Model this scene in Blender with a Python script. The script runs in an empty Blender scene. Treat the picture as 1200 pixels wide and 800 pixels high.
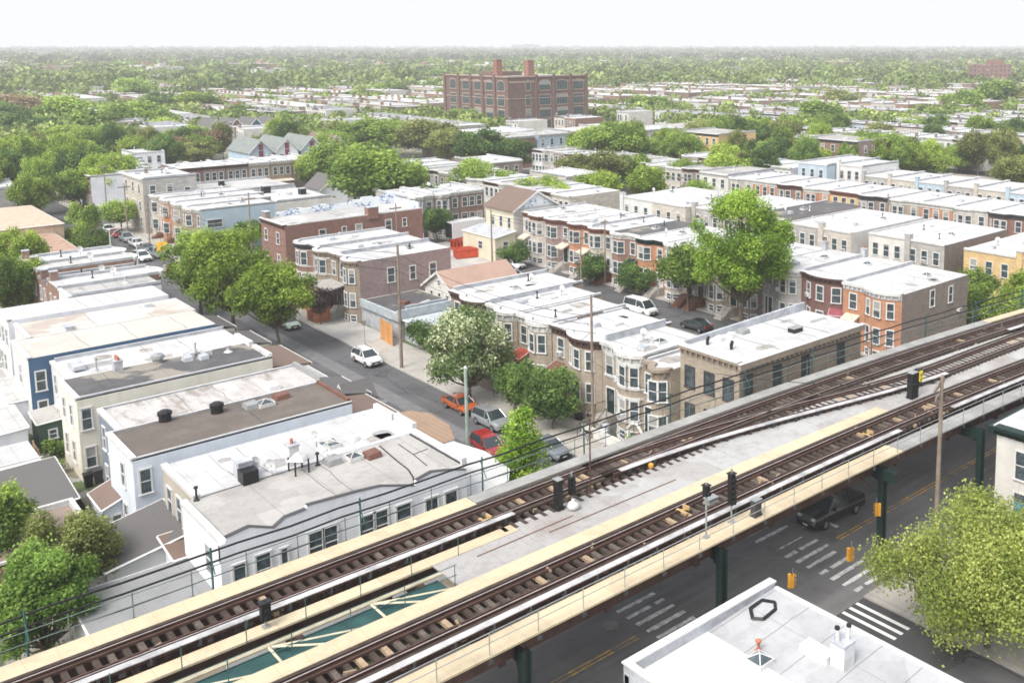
import bpy, math, random
import numpy as np
from mathutils import Vector, Matrix
random.seed(7)
R=math.radians; PI=math.pi
sc=bpy.context.scene; COL=sc.collection
# ---------------------------------------------------------------- materials
def nt(name):
    m=bpy.data.materials.new(name); m.use_nodes=True
    t=m.node_tree; t.nodes.clear()
    o=t.nodes.new('ShaderNodeOutputMaterial'); b=t.nodes.new('ShaderNodeBsdfPrincipled')
    t.links.new(b.outputs[0],o.inputs[0]); return m,t,b
def N(t,typ,**k):
    n=t.nodes.new(typ)
    for a,v in k.items(): setattr(n,a,v)
    return n
def mixc(t,fac,a,b,mode='MIX'):
    n=N(t,'ShaderNodeMix',data_type='RGBA',blend_type=mode)
    for i,v in ((0,fac),(6,a),(7,b)):
        if hasattr(v,'is_output'): t.links.new(v,n.inputs[i])
        elif i==0: n.inputs[0].default_value=v
        else: n.inputs[i].default_value=(v[0],v[1],v[2],1)
    return n.outputs[2]
def noise(t,vec,scale,detail=3,lo=.35,hi=.65,rough=.6):
    n=N(t,'ShaderNodeTexNoise'); n.inputs['Scale'].default_value=scale; n.inputs['Detail'].default_value=detail
    n.inputs['Roughness'].default_value=rough
    if vec: t.links.new(vec,n.inputs['Vector'])
    r=N(t,'ShaderNodeMapRange'); r.inputs[1].default_value=lo; r.inputs[2].default_value=hi
    t.links.new(n.outputs[0],r.inputs[0]); return r.outputs[0]
def pos(t): return N(t,'ShaderNodeNewGeometry').outputs['Position']
def uvc(t): return N(t,'ShaderNodeUVMap').outputs[0]
def math_(t,op,a,b=None):
    n=N(t,'ShaderNodeMath',operation=op)
    for i,v in enumerate((a,b)):
        if v is None: continue
        if hasattr(v,'is_output'): t.links.new(v,n.inputs[i])
        else: n.inputs[i].default_value=v
    return n.outputs[0]
def line(t,coord,period,width,off=0.):
    f=math_(t,'FRACT',math_(t,'DIVIDE',math_(t,'ADD',coord,off),period))
    return math_(t,'LESS_THAN',f,width/period)
def bump(t,b,h,strength=.3,dist=.02):
    n=N(t,'ShaderNodeBump'); n.inputs['Strength'].default_value=strength; n.inputs['Distance'].default_value=dist
    t.links.new(h,n.inputs['Height']); t.links.new(n.outputs[0],b.inputs['Normal'])
def dark(c,k): return tuple(x*k for x in c)
_m={}
def plain(name,c,rough=.7,var=.25,scale=1.2,metal=0.,spec=.3):
    if name in _m: return _m[name]
    m,t,b=nt(name); p=pos(t)
    f=noise(t,p,scale,4); f2=noise(t,p,scale*9,3,.3,.7)
    col=mixc(t,f,dark(c,1-var),dark(c,1+var*.35)); col=mixc(t,math_(t,'MULTIPLY',f2,.35),col,dark(c,1-var*1.3))
    t.links.new(col,b.inputs['Base Color']); b.inputs['Roughness'].default_value=rough
    b.inputs['Metallic'].default_value=metal; b.inputs['Specular IOR Level'].default_value=spec
    _m[name]=m; return m
def brick(name,c,mortar=None,var=.3,k=1.):
    if name in _m: return _m[name]
    m,t,b=nt(name); u=uvc(t); p=pos(t)
    bt=N(t,'ShaderNodeTexBrick'); t.links.new(u,bt.inputs['Vector'])
    bt.inputs['Scale'].default_value=1; bt.inputs['Brick Width'].default_value=.42*k; bt.inputs['Row Height'].default_value=.15*k
    bt.inputs['Mortar Size'].default_value=.016*k; bt.inputs['Mortar Smooth'].default_value=.3
    bt.inputs['Color1'].default_value=(*dark(c,1.12),1); bt.inputs['Color2'].default_value=(*dark(c,.8),1)
    mo=mortar or tuple(x*.55+.16 for x in c); bt.inputs['Mortar'].default_value=(*mo,1)
    f=noise(t,p,.7,5,.3,.7); col=mixc(t,math_(t,'MULTIPLY',f,var),bt.outputs[0],dark(c,.55))
    mp=N(t,'ShaderNodeMapping'); mp.inputs['Scale'].default_value=(1.6,1.6,.25); t.links.new(p,mp.inputs[0])
    f2=noise(t,mp.outputs[0],1.,4,.5,.75); col=mixc(t,math_(t,'MULTIPLY',f2,.3),col,dark(c,.5))
    t.links.new(col,b.inputs['Base Color']); b.inputs['Roughness'].default_value=.85; b.inputs['Specular IOR Level'].default_value=.2
    _m[name]=m; return m
def siding(name,c,per=.2,vert=False):
    if name in _m: return _m[name]
    m,t,b=nt(name); s=N(t,'ShaderNodeSeparateXYZ'); t.links.new(uvc(t),s.inputs[0]); p=pos(t)
    l=line(t,s.outputs[0 if vert else 1],per,per*.16)
    f=noise(t,p,.6,5,.35,.7); col=mixc(t,f,c,dark(c,.84))
    mp=N(t,'ShaderNodeMapping'); mp.inputs['Scale'].default_value=(2.5,2.5,.3); t.links.new(p,mp.inputs[0])
    f2=noise(t,mp.outputs[0],1.,4,.5,.8); col=mixc(t,math_(t,'MULTIPLY',f2,.35),col,dark(c,.6))
    col=mixc(t,math_(t,'MULTIPLY',l,.28),col,dark(c,.5))
    t.links.new(col,b.inputs['Base Color']); b.inputs['Roughness'].default_value=.6
    _m[name]=m; return m
def roofm(name,c,stain,amt=.5,per=1.,seam=.35,sc_=.35,axis=0,patch=None,streak=False):
    if name in _m: return _m[name]
    m,t,b=nt(name); p=pos(t); s=N(t,'ShaderNodeSeparateXYZ'); t.links.new(p,s.inputs[0])
    f=noise(t,p,sc_,6,.47,.72,.65); col=mixc(t,math_(t,'MULTIPLY',f,amt),c,stain)
    f2=noise(t,p,3.,5,.5,.8); col=mixc(t,math_(t,'MULTIPLY',f2,amt*.7),col,dark(stain,.85))
    if streak:
        mp=N(t,'ShaderNodeMapping'); mp.inputs['Scale'].default_value=(1.2,.25,1) if axis==1 else (.9,.3,1); t.links.new(p,mp.inputs[0])
        f4=noise(t,mp.outputs[0],1.,5,.47,.6,.7); col=mixc(t,math_(t,'MULTIPLY',f4,.8),col,patch)
    elif patch:
        f3=noise(t,p,.16,3,.56,.6); col=mixc(t,math_(t,'MULTIPLY',f3,.7),col,patch)
    vq=N(t,'ShaderNodeTexVoronoi',distance='CHEBYCHEV'); vq.inputs['Scale'].default_value=.22; t.links.new(p,vq.inputs['Vector']); sq=N(t,'ShaderNodeSeparateXYZ'); t.links.new(vq.outputs['Color'],sq.inputs[0])
    col=mixc(t,math_(t,'MULTIPLY',math_(t,'GREATER_THAN',sq.outputs[0],.62),amt*.35),col,stain); col=mixc(t,math_(t,'MULTIPLY',math_(t,'LESS_THAN',sq.outputs[1],.25),.35),col,dark(c,1.12))
    wob=math_(t,'MULTIPLY',noise(t,p,.8,2,0,1),.12)
    l=line(t,math_(t,'ADD',s.outputs[axis],wob),per,.05); col=mixc(t,math_(t,'MULTIPLY',l,seam),col,dark(stain,.6))
    l2=line(t,s.outputs[1-axis],4.3,.04,1.7); col=mixc(t,math_(t,'MULTIPLY',l2,seam*.7),col,dark(stain,.6))
    t.links.new(col,b.inputs['Base Color']); b.inputs['Roughness'].default_value=.75
    bump(t,b,noise(t,p,1.5,4,0,1),.25,.05)
    _m[name]=m; return m
def glass(name,c=(.03,.04,.045),rough=.12):
    if name in _m: return _m[name]
    m,t,b=nt(name); p=pos(t)
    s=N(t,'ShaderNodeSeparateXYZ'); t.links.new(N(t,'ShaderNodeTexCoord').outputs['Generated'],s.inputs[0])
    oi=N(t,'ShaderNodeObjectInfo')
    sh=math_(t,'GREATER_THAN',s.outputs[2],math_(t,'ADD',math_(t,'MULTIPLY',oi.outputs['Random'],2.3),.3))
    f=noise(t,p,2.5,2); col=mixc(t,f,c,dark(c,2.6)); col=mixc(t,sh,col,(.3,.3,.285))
    t.links.new(col,b.inputs['Base Color']); b.inputs['Roughness'].default_value=rough; b.inputs['Specular IOR Level'].default_value=.7
    _m[name]=m; return m
def leafm(name,c1,c2,trans=.52):
    if name in _m: return _m[name]
    m=bpy.data.materials.new(name); m.use_nodes=True; t=m.node_tree; t.nodes.clear()
    o=N(t,'ShaderNodeOutputMaterial'); a=N(t,'ShaderNodeAttribute',attribute_name='tone')
    oi=N(t,'ShaderNodeObjectInfo')
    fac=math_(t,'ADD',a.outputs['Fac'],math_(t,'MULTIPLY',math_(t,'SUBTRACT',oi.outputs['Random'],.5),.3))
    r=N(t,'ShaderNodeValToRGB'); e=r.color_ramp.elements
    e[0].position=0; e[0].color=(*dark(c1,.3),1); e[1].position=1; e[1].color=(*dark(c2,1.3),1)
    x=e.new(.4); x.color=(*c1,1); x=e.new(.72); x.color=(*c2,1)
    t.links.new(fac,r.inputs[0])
    d=N(t,'ShaderNodeBsdfPrincipled'); d.inputs['Roughness'].default_value=.55; d.inputs['Specular IOR Level'].default_value=.25
    tr=N(t,'ShaderNodeBsdfTranslucent'); mx=N(t,'ShaderNodeMixShader'); mx.inputs[0].default_value=trans
    t.links.new(r.outputs[0],d.inputs['Base Color']); t.links.new(r.outputs[0],tr.inputs[0])
    t.links.new(d.outputs[0],mx.inputs[1]); t.links.new(tr.outputs[0],mx.inputs[2]); t.links.new(mx.outputs[0],o.inputs[0])
    _m[name]=m; return m
def paint(name,c,rough=.25,metal=.0,coat=.6):
    if name in _m: return _m[name]
    m,t,b=nt(name); p=pos(t); col=mixc(t,noise(t,p,2.,3),c,dark(c,.88)); t.links.new(col,b.inputs['Base Color'])
    b.inputs['Roughness'].default_value=rough; b.inputs['Metallic'].default_value=metal; b.inputs['Coat Weight'].default_value=coat
    _m[name]=m; return m
# ---------------------------------------------------------------- mesh builder
class MB:
    def __init__(s): s.v=[]; s.f=[]; s.mi=[]; s.mats=[]; s.cur=0
    def m(s,mat):
        if mat not in s.mats: s.mats.append(mat)
        s.cur=s.mats.index(mat); return s
    def face(s,*pts):
        b=len(s.v); s.v+= [tuple(p) for p in pts]; s.f.append(tuple(range(b,b+len(pts)))); s.mi.append(s.cur); return s
    def box(s,x0,x1,y0,y1,z0,z1,rz=0,c=None,top=None):
        P=[(x0,y0,z0),(x1,y0,z0),(x1,y1,z0),(x0,y1,z0),(x0,y0,z1),(x1,y0,z1),(x1,y1,z1),(x0,y1,z1)]
        if rz:
            cx,cy=c or ((x0+x1)/2,(y0+y1)/2); k,q=math.cos(rz),math.sin(rz)
            P=[(cx+(x-cx)*k-(y-cy)*q,cy+(x-cx)*q+(y-cy)*k,z) for x,y,z in P]
        b=len(s.v); s.v+=P
        for f in ((0,3,2,1),(4,5,6,7),(0,1,5,4),(1,2,6,5),(2,3,7,6),(3,0,4,7)):
            s.f.append(tuple(b+i for i in f)); s.mi.append(s.cur)
        return s
    def prism(s,poly,z0,z1,cap=True):
        n=len(poly); b=len(s.v); s.v+=[(x,y,z0) for x,y in poly]+[(x,y,z1) for x,y in poly]
        for i in range(n):
            j=(i+1)%n; s.f.append((b+i,b+j,b+n+j,b+n+i)); s.mi.append(s.cur)
        if cap: s.f.append(tuple(b+n+i for i in range(n))); s.mi.append(s.cur)
        return s
    def hexa(s,P):
        b=len(s.v); s.v+=[tuple(p) for p in P]
        for f in ((0,3,2,1),(4,5,6,7),(0,1,5,4),(1,2,6,5),(2,3,7,6),(3,0,4,7)):
            s.f.append(tuple(b+i for i in f)); s.mi.append(s.cur)
        return s
    def loft(s,rings,closed=True,caps=True):
        n=len(rings[0]); b=len(s.v)
        for r in rings: s.v+=[tuple(p) for p in r]
        for k in range(len(rings)-1):
            for i in range(n if closed else n-1):
                j=(i+1)%n; s.f.append((b+k*n+i,b+k*n+j,b+(k+1)*n+j,b+(k+1)*n+i)); s.mi.append(s.cur)
        if caps:
            s.f.append(tuple(b+i for i in reversed(range(n)))); s.mi.append(s.cur)
            e=b+(len(rings)-1)*n; s.f.append(tuple(e+i for i in range(n))); s.mi.append(s.cur)
        return s
    def tube(s,p0,p1,r0,r1=None,n=6):
        r1=r0 if r1 is None else r1; p0=Vector(p0); p1=Vector(p1); d=(p1-p0)
        if d.length<1e-6: return s
        q=d.to_track_quat('Z','Y'); R_=[]
        for p,r in ((p0,r0),(p1,r1)):
            R_.append([p+q@Vector((r*math.cos(2*PI*i/n),r*math.sin(2*PI*i/n),0)) for i in range(n)])
        return s.loft(R_)
    def path(s,pts,r,n=5):
        for a,b in zip(pts,pts[1:]): s.tube(a,b,r,r,n)
        return s
    def lathe(s,prof,c=(0,0,0),n=12,axis='z'):
        rings=[]
        for r,h in prof:
            ring=[]
            for i in range(n):
                a=2*PI*i/n
                if axis=='z': ring.append((c[0]+r*math.cos(a),c[1]+r*math.sin(a),c[2]+h))
                else: ring.append((c[0]+r*math.cos(a),c[1]+h,c[2]+r*math.sin(a)))
            rings.append(ring)
        return s.loft(rings)
    def mesh(s,name,smooth=False):
        me=bpy.data.meshes.new(name); me.from_pydata(s.v,[],s.f)
        for m in s.mats: me.materials.append(m)
        me.polygons.foreach_set('material_index',s.mi)
        uv=me.uv_layers.new(name='UVMap'); n=len(me.loops)
        V=np.array(s.v,dtype=float).reshape(-1,3); li=np.empty(n,int); me.loops.foreach_get('vertex_index',li)
        nn=np.empty(len(me.polygons)*3); me.polygons.foreach_get('normal',nn); nn=nn.reshape(-1,3)
        lt=np.empty(len(me.polygons),int); me.polygons.foreach_get('loop_total',lt)
        fi=np.repeat(np.arange(len(lt)),lt); P=V[li]; NN=nn[fi]
        flat=np.abs(NN[:,2])>.8
        L=np.hypot(NN[:,0],NN[:,1])+1e-9; tx,ty=-NN[:,1]/L,NN[:,0]/L
        u=np.where(flat,P[:,0],P[:,0]*tx+P[:,1]*ty); w=np.where(flat,P[:,1],P[:,2])
        uv.data.foreach_set('uv',np.stack([u,w],1).ravel())
        if smooth: me.polygons.foreach_set('use_smooth',[True]*len(me.polygons))
        me.update(); return me
def obj(name,me,parent=None,loc=None,rz=0,label=None,cat=None,group=None,kind=None,smooth=False):
    if isinstance(me,MB): me=me.mesh(name,smooth)
    o=bpy.data.objects.new(name,me); COL.objects.link(o)
    if parent: o.parent=parent
    if loc: o.location=loc
    if rz: o.rotation_euler=(0,0,rz)
    tag(o,label,cat,group,kind); return o
def tag(o,label=None,cat=None,group=None,kind=None):
    for k,v in (('label',label),('category',cat),('group',group),('kind',kind)):
        if v: o[k]=v
def thing(name,label,cat,loc=(0,0,0),rz=0,group=None): return obj(name,None,None,loc,rz,label,cat,group)
def dup(o,parent=None,loc=None,rz=None,label=None,group=None,scale=None,kids=None):
    c=o.copy(); COL.objects.link(c)
    if parent: c.parent=parent
    if loc: c.location=loc
    if rz is not None: c.rotation_euler=(0,0,rz)
    if scale: c.scale=scale
    if label: c['label']=label
    if group: c['group']=group
    for ch in KIDS.get(o.name,()) : dup(ch,c)
    return c
KIDS={}
def freeze(o):      # remember a prototype's children for dup()
    KIDS[o.name]=list(o.children)
    for ch in o.children: freeze(ch)
# ---------------------------------------------------------------- palette
asphalt=plain('asphalt',(.062,.062,.066),.85,.22,.25); asphalt2=plain('asphalt_new',(.035,.035,.038),.8,.15,.6)
sidew=roofm('sidewalk_concrete',(.36,.34,.31),(.2,.19,.17),.6,1.5,.5,.3)
concrete=plain('concrete_pale',(.31,.31,.3),.8,.25,.8)
white=plain('white_trim',(.62,.62,.61),.5,.12,3); dirtwhite=plain('white_painted_stone',(.6,.6,.57),.7,.3,2.5)
RW=roofm('roof_white',(.48,.485,.49),(.29,.29,.29),.65,1.,.4,.4); RW2=roofm('roof_white_worn',(.42,.42,.415),(.22,.21,.2),.8,1.,.4,.4,0)
RC=roofm('roof_cream',(.46,.44,.395),(.36,.33,.3),.6,1.2,.2,.3,1)
RG=roofm('roof_grey',(.35,.34,.325),(.2,.185,.17),.7,3.2,.5,.3,0); RGW=roofm('roof_grey_white_worn',(.42,.41,.4),(.3,.27,.25),.6,1.,.25,.4,0,(.2,.17,.15),True)
RD=roofm('roof_dark',(.062,.062,.067),(.15,.14,.13),.5,1.,.4,.4,0,(.3,.27,.22)); RB=roofm('roof_brown_tar',(.1,.082,.07),(.17,.145,.125),.7,1.,.55,.5,0)
RS=roofm('roof_shingle_grey',(.1,.095,.095),(.09,.085,.08),.5,.3,.3,.8,1); RSB=roofm('roof_shingle_brown',(.15,.105,.085),(.12,.08,.06),.5,.3,.3,.8,1)
RPK=roofm('roof_shingle_pinkish',(.34,.23,.18),(.22,.15,.12),.5,.3,.3,.8,0)
par=plain('parapet_silver',(.42,.44,.475),.6,.3,1.2); trimw=plain('coping_white',(.56,.56,.56),.5,.15,2)
B_tan=brick('brick_tan',(.34,.285,.22)); B_tan2=brick('brick_buff_brown',(.28,.225,.17)); B_mauve=brick('brick_mauve',(.27,.19,.175))
B_or=brick('brick_orange',(.43,.205,.11)); B_mar=brick('brick_maroon',(.15,.07,.06)); B_brn=brick('brick_brown',(.235,.135,.1))
B_red=brick('brick_red',(.22,.11,.085)); B_pur=brick('brick_purple_grey',(.29,.215,.205)); B_cr=brick('stone_cream',(.5,.46,.4),None,.2,2.)
B_gr=brick('stone_grey',(.38,.37,.35),None,.25,2.); B_bg=brick('brick_brown_grey',(.23,.185,.16)); B_lt=plain('stucco_pale',(.6,.585,.55),.8,.18,.6)
S_wh=siding('siding_white',(.74,.76,.8)); S_cr=siding('siding_cream',(.68,.65,.56)); S_gr=siding('siding_pale_grey',(.62,.67,.73)); S_bl=siding('siding_navy',(.05,.11,.2))
S_dg=siding('siding_slate',(.16,.2,.24)); S_ta=siding('siding_taupe',(.42,.38,.32)); S_gn=siding('siding_green',(.05,.1,.07)); S_yl=siding('siding_pale_yellow',(.6,.56,.43))
S_pl=siding('siding_light',(.6,.61,.6)); S_lb=siding('siding_light_blue',(.4,.5,.58)); B_yw=brick('brick_yellow',(.6,.42,.2))
dkbrown=plain('cornice_dark_brown',(.09,.055,.045),.6); dkgreen=plain('paint_dark_green',(.012,.028,.025),.5,.25); dkgrey=plain('metal_dark_grey',(.06,.06,.065),.5)
black=plain('black_metal',(.015,.015,.017),.45); grey=plain('galvanised_grey',(.32,.33,.33),.45,.2,3,.3); teal=plain('painted_teal_steel',(.035,.11,.105),.5,.25)
fibre=roofm('fibreglass_yellow',(.5,.42,.29),(.33,.27,.18),.5,1.22,.22,.8,0); steel=plain('rusty_brown_steel',(.085,.045,.035),.7,.4,2); railtop=plain('polished_rail',(.42,.37,.36),.4,.25,2,.3)
covw=plain('cover_board_white',(.47,.47,.475),.6,.4,1.); wood=plain('weathered_wood',(.22,.17,.13),.85,.3,2); sleepm=[plain('sleeper_dark',(.062,.044,.036),.9,.4,3),plain('sleeper_grey',(.115,.095,.08),.9,.4,3),plain('sleeper_new',(.36,.27,.18),.9,.3,3)]
plank=roofm('plank_deck_worn',(.35,.355,.35),(.22,.19,.175),.85,1.9,.3,.5,0); pole_w=plain('pole_wood',(.25,.2,.16),.9,.3,1.5); redbrown=plain('metal_awning_brown',(.17,.08,.06),.6); redaw=plain('awning_red',(.42,.09,.06),.6); crmaw=plain('awning_cream',(.62,.54,.44),.6)
orange=plain('orange_plastic',(.5,.07,.03),.5); yel=plain('signal_yellow',(.55,.27,.03),.45); terra=plain('terracotta',(.42,.17,.1),.8)
roadw=plain('road_paint_white',(.62,.62,.62),.7,.45,2.5); roady=plain('road_paint_yellow',(.62,.38,.07),.7,.35,2)
W_gl=glass('window_glass'); bark=plain('bark',(.14,.11,.085),.9,.35,3); soil=plain('garden_soil',(.16,.13,.1),.95,.35,.8)
L_g=leafm('leaves_mid_green',(.155,.25,.045),(.37,.5,.105)); L_b=leafm('leaves_bright',(.23,.34,.045),(.46,.58,.11)); L_d=leafm('leaves_dark',(.08,.155,.04),(.21,.32,.08))
L_o=leafm('leaves_olive',(.2,.235,.065),(.39,.43,.15)); L_r=leafm('leaves_rust',(.24,.175,.1),(.42,.32,.18)); L_p=leafm('leaves_purple',(.05,.035,.035),(.11,.08,.07)); L_f=leafm('leaves_blossom',(.2,.3,.1),(.78,.8,.55)); L_s=leafm('leaves_lime_seed',(.23,.3,.055),(.5,.55,.16))
# ---------------------------------------------------------------- windows / doors
_w={}
def win_mesh(w,h,fm,lint,one,cut=.5):
    k=(round(w,2),round(h,2),fm.name,lint.name if lint else '',one,cut)
    if k in _w: return _w[k]
    a=MB().m(fm); c=.085
    for x0,x1,z0,z1 in ((-w/2-c,-w/2+.02,0,h),(w/2-.02,w/2+c,0,h),(-w/2-c,w/2+c,h-.02,h+c)): a.box(x0,x1,-.07,.03,z0,z1)
    a.box(-w/2-c-.04,w/2+c+.04,-.13,.03,-c,0); a.box(-w/2,w/2,-.045,.03,h*cut-.03,h*cut+.03)
    if lint: a.m(lint).box(-w/2-c-.1,w/2+c+.1,-.09,.03,h+c,h+c+.2); a.box(-w/2-c-.1,w/2+c+.1,-.1,.03,-c-.14,-c-.002)
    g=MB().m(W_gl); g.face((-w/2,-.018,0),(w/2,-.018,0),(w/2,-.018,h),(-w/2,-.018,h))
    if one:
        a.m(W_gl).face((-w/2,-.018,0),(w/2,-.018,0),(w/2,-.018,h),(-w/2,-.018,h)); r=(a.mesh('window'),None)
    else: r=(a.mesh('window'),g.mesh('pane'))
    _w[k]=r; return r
def window(par,x,y,z,w,h,ang=0,fm=None,lint=None,one=False,name='window'):
    f,g=win_mesh(w,h,fm or white,lint,one); o=obj(name,f,par,(x,y,z),ang)
    if g: obj('pane',g,o)
    return o
def door(par,x,y,z,w=.95,h=2.1,ang=0,m=None,fm=None):
    a=MB().m(fm or white); a.box(-w/2-.1,-w/2,-.08,.03,0,h); a.box(w/2,w/2+.1,-.08,.03,0,h); a.box(-w/2-.1,w/2+.1,-.08,.03,h,h+.12)
    o=obj('door',a.m(m or dkbrown).box(-w/2,w/2,-.03,.02,0,h),par,(x,y,z),ang)
    obj('door_window',MB().m(W_gl).face((-w*.3,-.035,h*.5),(w*.3,-.035,h*.5),(w*.3,-.035,h*.9),(-w*.3,-.035,h*.9)),o)
    return o
def awning(par,x,y,z,w,d,m,ang=0,drop=.5):
    a=MB().m(m); n=8
    for i in range(n):
        x0=-w/2+w*i/n; x1=x0+w/n*.9
        a.hexa([(x0,-d,z-drop-.03),(x1,-d,z-drop-.03),(x1,0,z-.03),(x0,0,z-.03),(x0,-d,z-drop),(x1,-d,z-drop),(x1,0,z),(x0,0,z)])
    a.face((-w/2,-d,z-drop),(-w/2,-d,z-drop-.2),(-w/2,0,z-.25),(-w/2,0,z)); a.face((w/2,-d,z-drop),(w/2,0,z),(w/2,0,z-.25),(w/2,-d,z-drop-.2))
    a.face((-w/2,-d,z-drop-.2),(w/2,-d,z-drop-.2),(w/2,-d,z-drop),(-w/2,-d,z-drop))
    a.m(white).tube((-w/2,-d,z-drop),(w/2,-d,z-drop),.03); a.tube((-w/2,-d+.03,z-drop),(-w/2,-.02,z-.02),.025); a.tube((w/2,-d+.03,z-drop),(w/2,-.02,z-.02),.025)
    return obj('awning',a,par,(x,y,0),ang)
# ---------------------------------------------------------------- roof pieces (parts)
def chimney(par,x,y,z,w=.6,d=.5,h=1.1,m=None,pots=1):
    o=obj('chimney',MB().m(m or B_bg).box(-w/2,w/2,-d/2,d/2,-.05,h).m(par_m).box(-w/2-.05,w/2+.05,-d/2-.05,d/2+.05,h,h+.1),par,(x,y,z))
    for i in range(pots):
        xx=(i-(pots-1)/2)*w/pots; obj('chimney_pot',MB().m(terra).lathe([(.11,0),(.09,.28),(.12,.3),(.07,.32)],(xx,0,h+.1),8),o)
par_m=par
def skylight(par,x,y,z,w=.9,d=1.1,glassy=True,m=None):
    a=MB().m(m or trimw).box(-w/2,w/2,-d/2,d/2,0,.25); o=obj('skylight',a,par,(x,y,z))
    if glassy:
        g=MB().m(W_gl); P=[(-w/2+.05,-d/2+.05,.255),(w/2-.05,-d/2+.05,.255),(w/2-.05,d/2-.05,.255),(-w/2+.05,d/2-.05,.255)]; t=(0,0,.5)
        for i in range(4): g.face(P[i],P[(i+1)%4],t)
        g.m(trimw)
        for p in P: g.tube(p,t,.03)
        obj('skylight_glass',g,o)
def hatch(par,x,y,z,m,w=1,d=.8): obj('roof_hatch',MB().m(m).hexa([(-w/2,-d/2,0),(w/2,-d/2,0),(w/2,d/2,0),(-w/2,d/2,0),(-w/2+.06,-d/2+.06,.3),(w/2-.06,-d/2+.06,.3),(w/2-.06,d/2-.06,.36),(-w/2+.06,d/2-.06,.36)]),par,(x,y,z))
def pipe(par,x,y,z,h=.7,m=None,r=.06): obj('vent_pipe',MB().m(m or black).tube((0,0,-.05),(0,0,h),r).lathe([(r*2,0),(r*2.2,.08),(r*.4,.16)],(0,0,h),8).lathe([(r*3,0),(r*1.2,.14)],(0,0,0),8),par,(x,y,z))
def dish(par,x,y,z,ang=0):
    a=MB().m(grey).tube((0,0,0),(0,0,.7),.03).tube((0,0,.7),(0,-.35,.6),.02)
    rings=[]
    for r,dd in ((.02,.0),(.2,-.03),(.36,-.1)):
        rings.append([(r*math.cos(2*PI*i/12),dd,.75+r*math.sin(2*PI*i/12)) for i in range(12)])
    a.m(trimw).loft(rings,caps=False); obj('satellite_dish',a,par,(x,y,z),ang,smooth=False)
def ac_unit(par,x,y,z,ang=0): obj('air_conditioner',MB().m(trimw).box(-.3,.3,-.35,0,0,.4).m(grey).box(-.24,.24,-.365,-.352,.06,.34),par,(x,y,z),ang)
def roofdirt(par,w,d,z,seed,light=True):
    rn=random.Random(seed)
    for i in range(rn.randint(2,3)):
        y=rn.uniform(.12,.88)*d; pts=[(.3,y,z+.008)]
        for k in range(1,5): pts.append((.3+(w-.6)*k/4,y+rn.uniform(-.12,.12),z+.008))
        obj('tar_seam',MB().m(dkgrey).path(pts,.016,4),par)
    for i in range(rn.randint(2,4) if light else 0):
        a,b=rn.uniform(.5,1.6),rn.uniform(.5,2.2); x,y=rn.uniform(.4,w-.4-a),rn.uniform(.6,max(.8,d-.6-b)); n=9; pts=[]
        for k in range(n):
            t=2*PI*k/n; r_=rn.uniform(.85,1.15); c,s=math.cos(t),math.sin(t); q=max(abs(c),abs(s)); pts.append((x+a/2+c/q*a/2*r_,y+b/2+s/q*b/2*r_,z+.006))
        obj('roof_patch',MB().m(rn.choice(PATCH)).face(*pts),par)
PATCH=[plain('patch_light',(.5,.5,.5),.7,.15,1.5),plain('patch_grey',(.32,.32,.32),.8,.3,1.5),plain('patch_dirty',(.37,.35,.32),.8,.4,1.2)]
# ---------------------------------------------------------------- facade profiles, local x 0..w, outward = -y
def arc(a,b,dp,n=8): 
    out=[]
    for i in range(n+1):
        t=i/n; out.append((a+(b-a)*t,-dp*math.sin(PI*t)**.75 if 0<t<1 else 0))
    return out
def profile(kind,w):
    if kind=='bowL': return [(0,0)]+arc(.1,w*.62,.95)+[(w,0)]
    if kind=='bowR': return [(0,0)]+arc(w*.38,w-.1,.95)+[(w,0)]
    if kind=='bow': return [(0,0)]+arc(w*.12,w*.88,.7)+[(w,0)]
    if kind=='bayL': return [(0,0),(.15,0),(.9,-.85),(w*.62-.7,-.85),(w*.62,0),(w,0)]
    if kind=='bayR': return [(0,0),(w*.38,0),(w*.38+.7,-.85),(w-.9,-.85),(w-.15,0),(w,0)]
    return [(0,0),(w,0)]
def on(prof,x):
    for (a,b),(c,d) in zip(prof,prof[1:]):
        if a<=x<=c and c>a:
            t=(x-a)/(c-a); return b+(d-b)*t, math.atan2(d-b,c-a)
    return 0,0
def offs(prof,o):
    out=[]
    for i,(x,y) in enumerate(prof):
        n=Vector((0,0))
        for a,b in ((i-1,i),(i,i+1)):
            if a>=0 and b<len(prof):
                d=Vector((prof[b][0]-prof[a][0],prof[b][1]-prof[a][1]))
                if d.length>1e-5: d.normalize(); n+=Vector((d.y,-d.x))
        n.normalize(); out.append((x+(n.x*o if 0<i<len(prof)-1 else 0),y+n.y*o))
    return out
def sweep(mb,prof,sec):      # sec: list of (outward offset, z), closed ring
    rings=[]; O=[offs(prof,o) for o,z in sec]
    for i in range(len(prof)): rings.append([(O[k][i][0],O[k][i][1],sec[k][1]) for k in range(len(sec))])
    return mb.loft(rings)
def cornice(par,prof,H,m,h=.55,out=.32,name='cornice',top=None,br=True,w=None):
    a=MB().m(m); sweep(a,prof,[(.0,H-h),(.05,H-h),(.08,H-h*.45),(out,H-.12),(out,H+.12),(-.25,H+.14),(-.25,H-.1),(.0,H-.1)])
    if top: a.m(top); sweep(a,prof,[(out+.01,H+.09),(out+.01,H+.15),(-.28,H+.16),(-.28,H+.09)])
    if br:
        a.m(m); W=prof[-1][0]; n=max(3,int(W/.55))
        for i in range(n):
            x=W*(i+.5)/n; y,an=on(prof,x); a.box(x-.06,x+.06,y-.26,y,H-.42,H-.14,rz=an,c=(x,y))
    return obj(name,a,par)
def band(par,prof,z,m,h=.14,out=.09,name='string_course'): a=MB().m(m); sweep(a,prof,[(-.03,z),(out,z),(out,z+h),(-.03,z+h)]); return obj(name,a,par)
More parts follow.
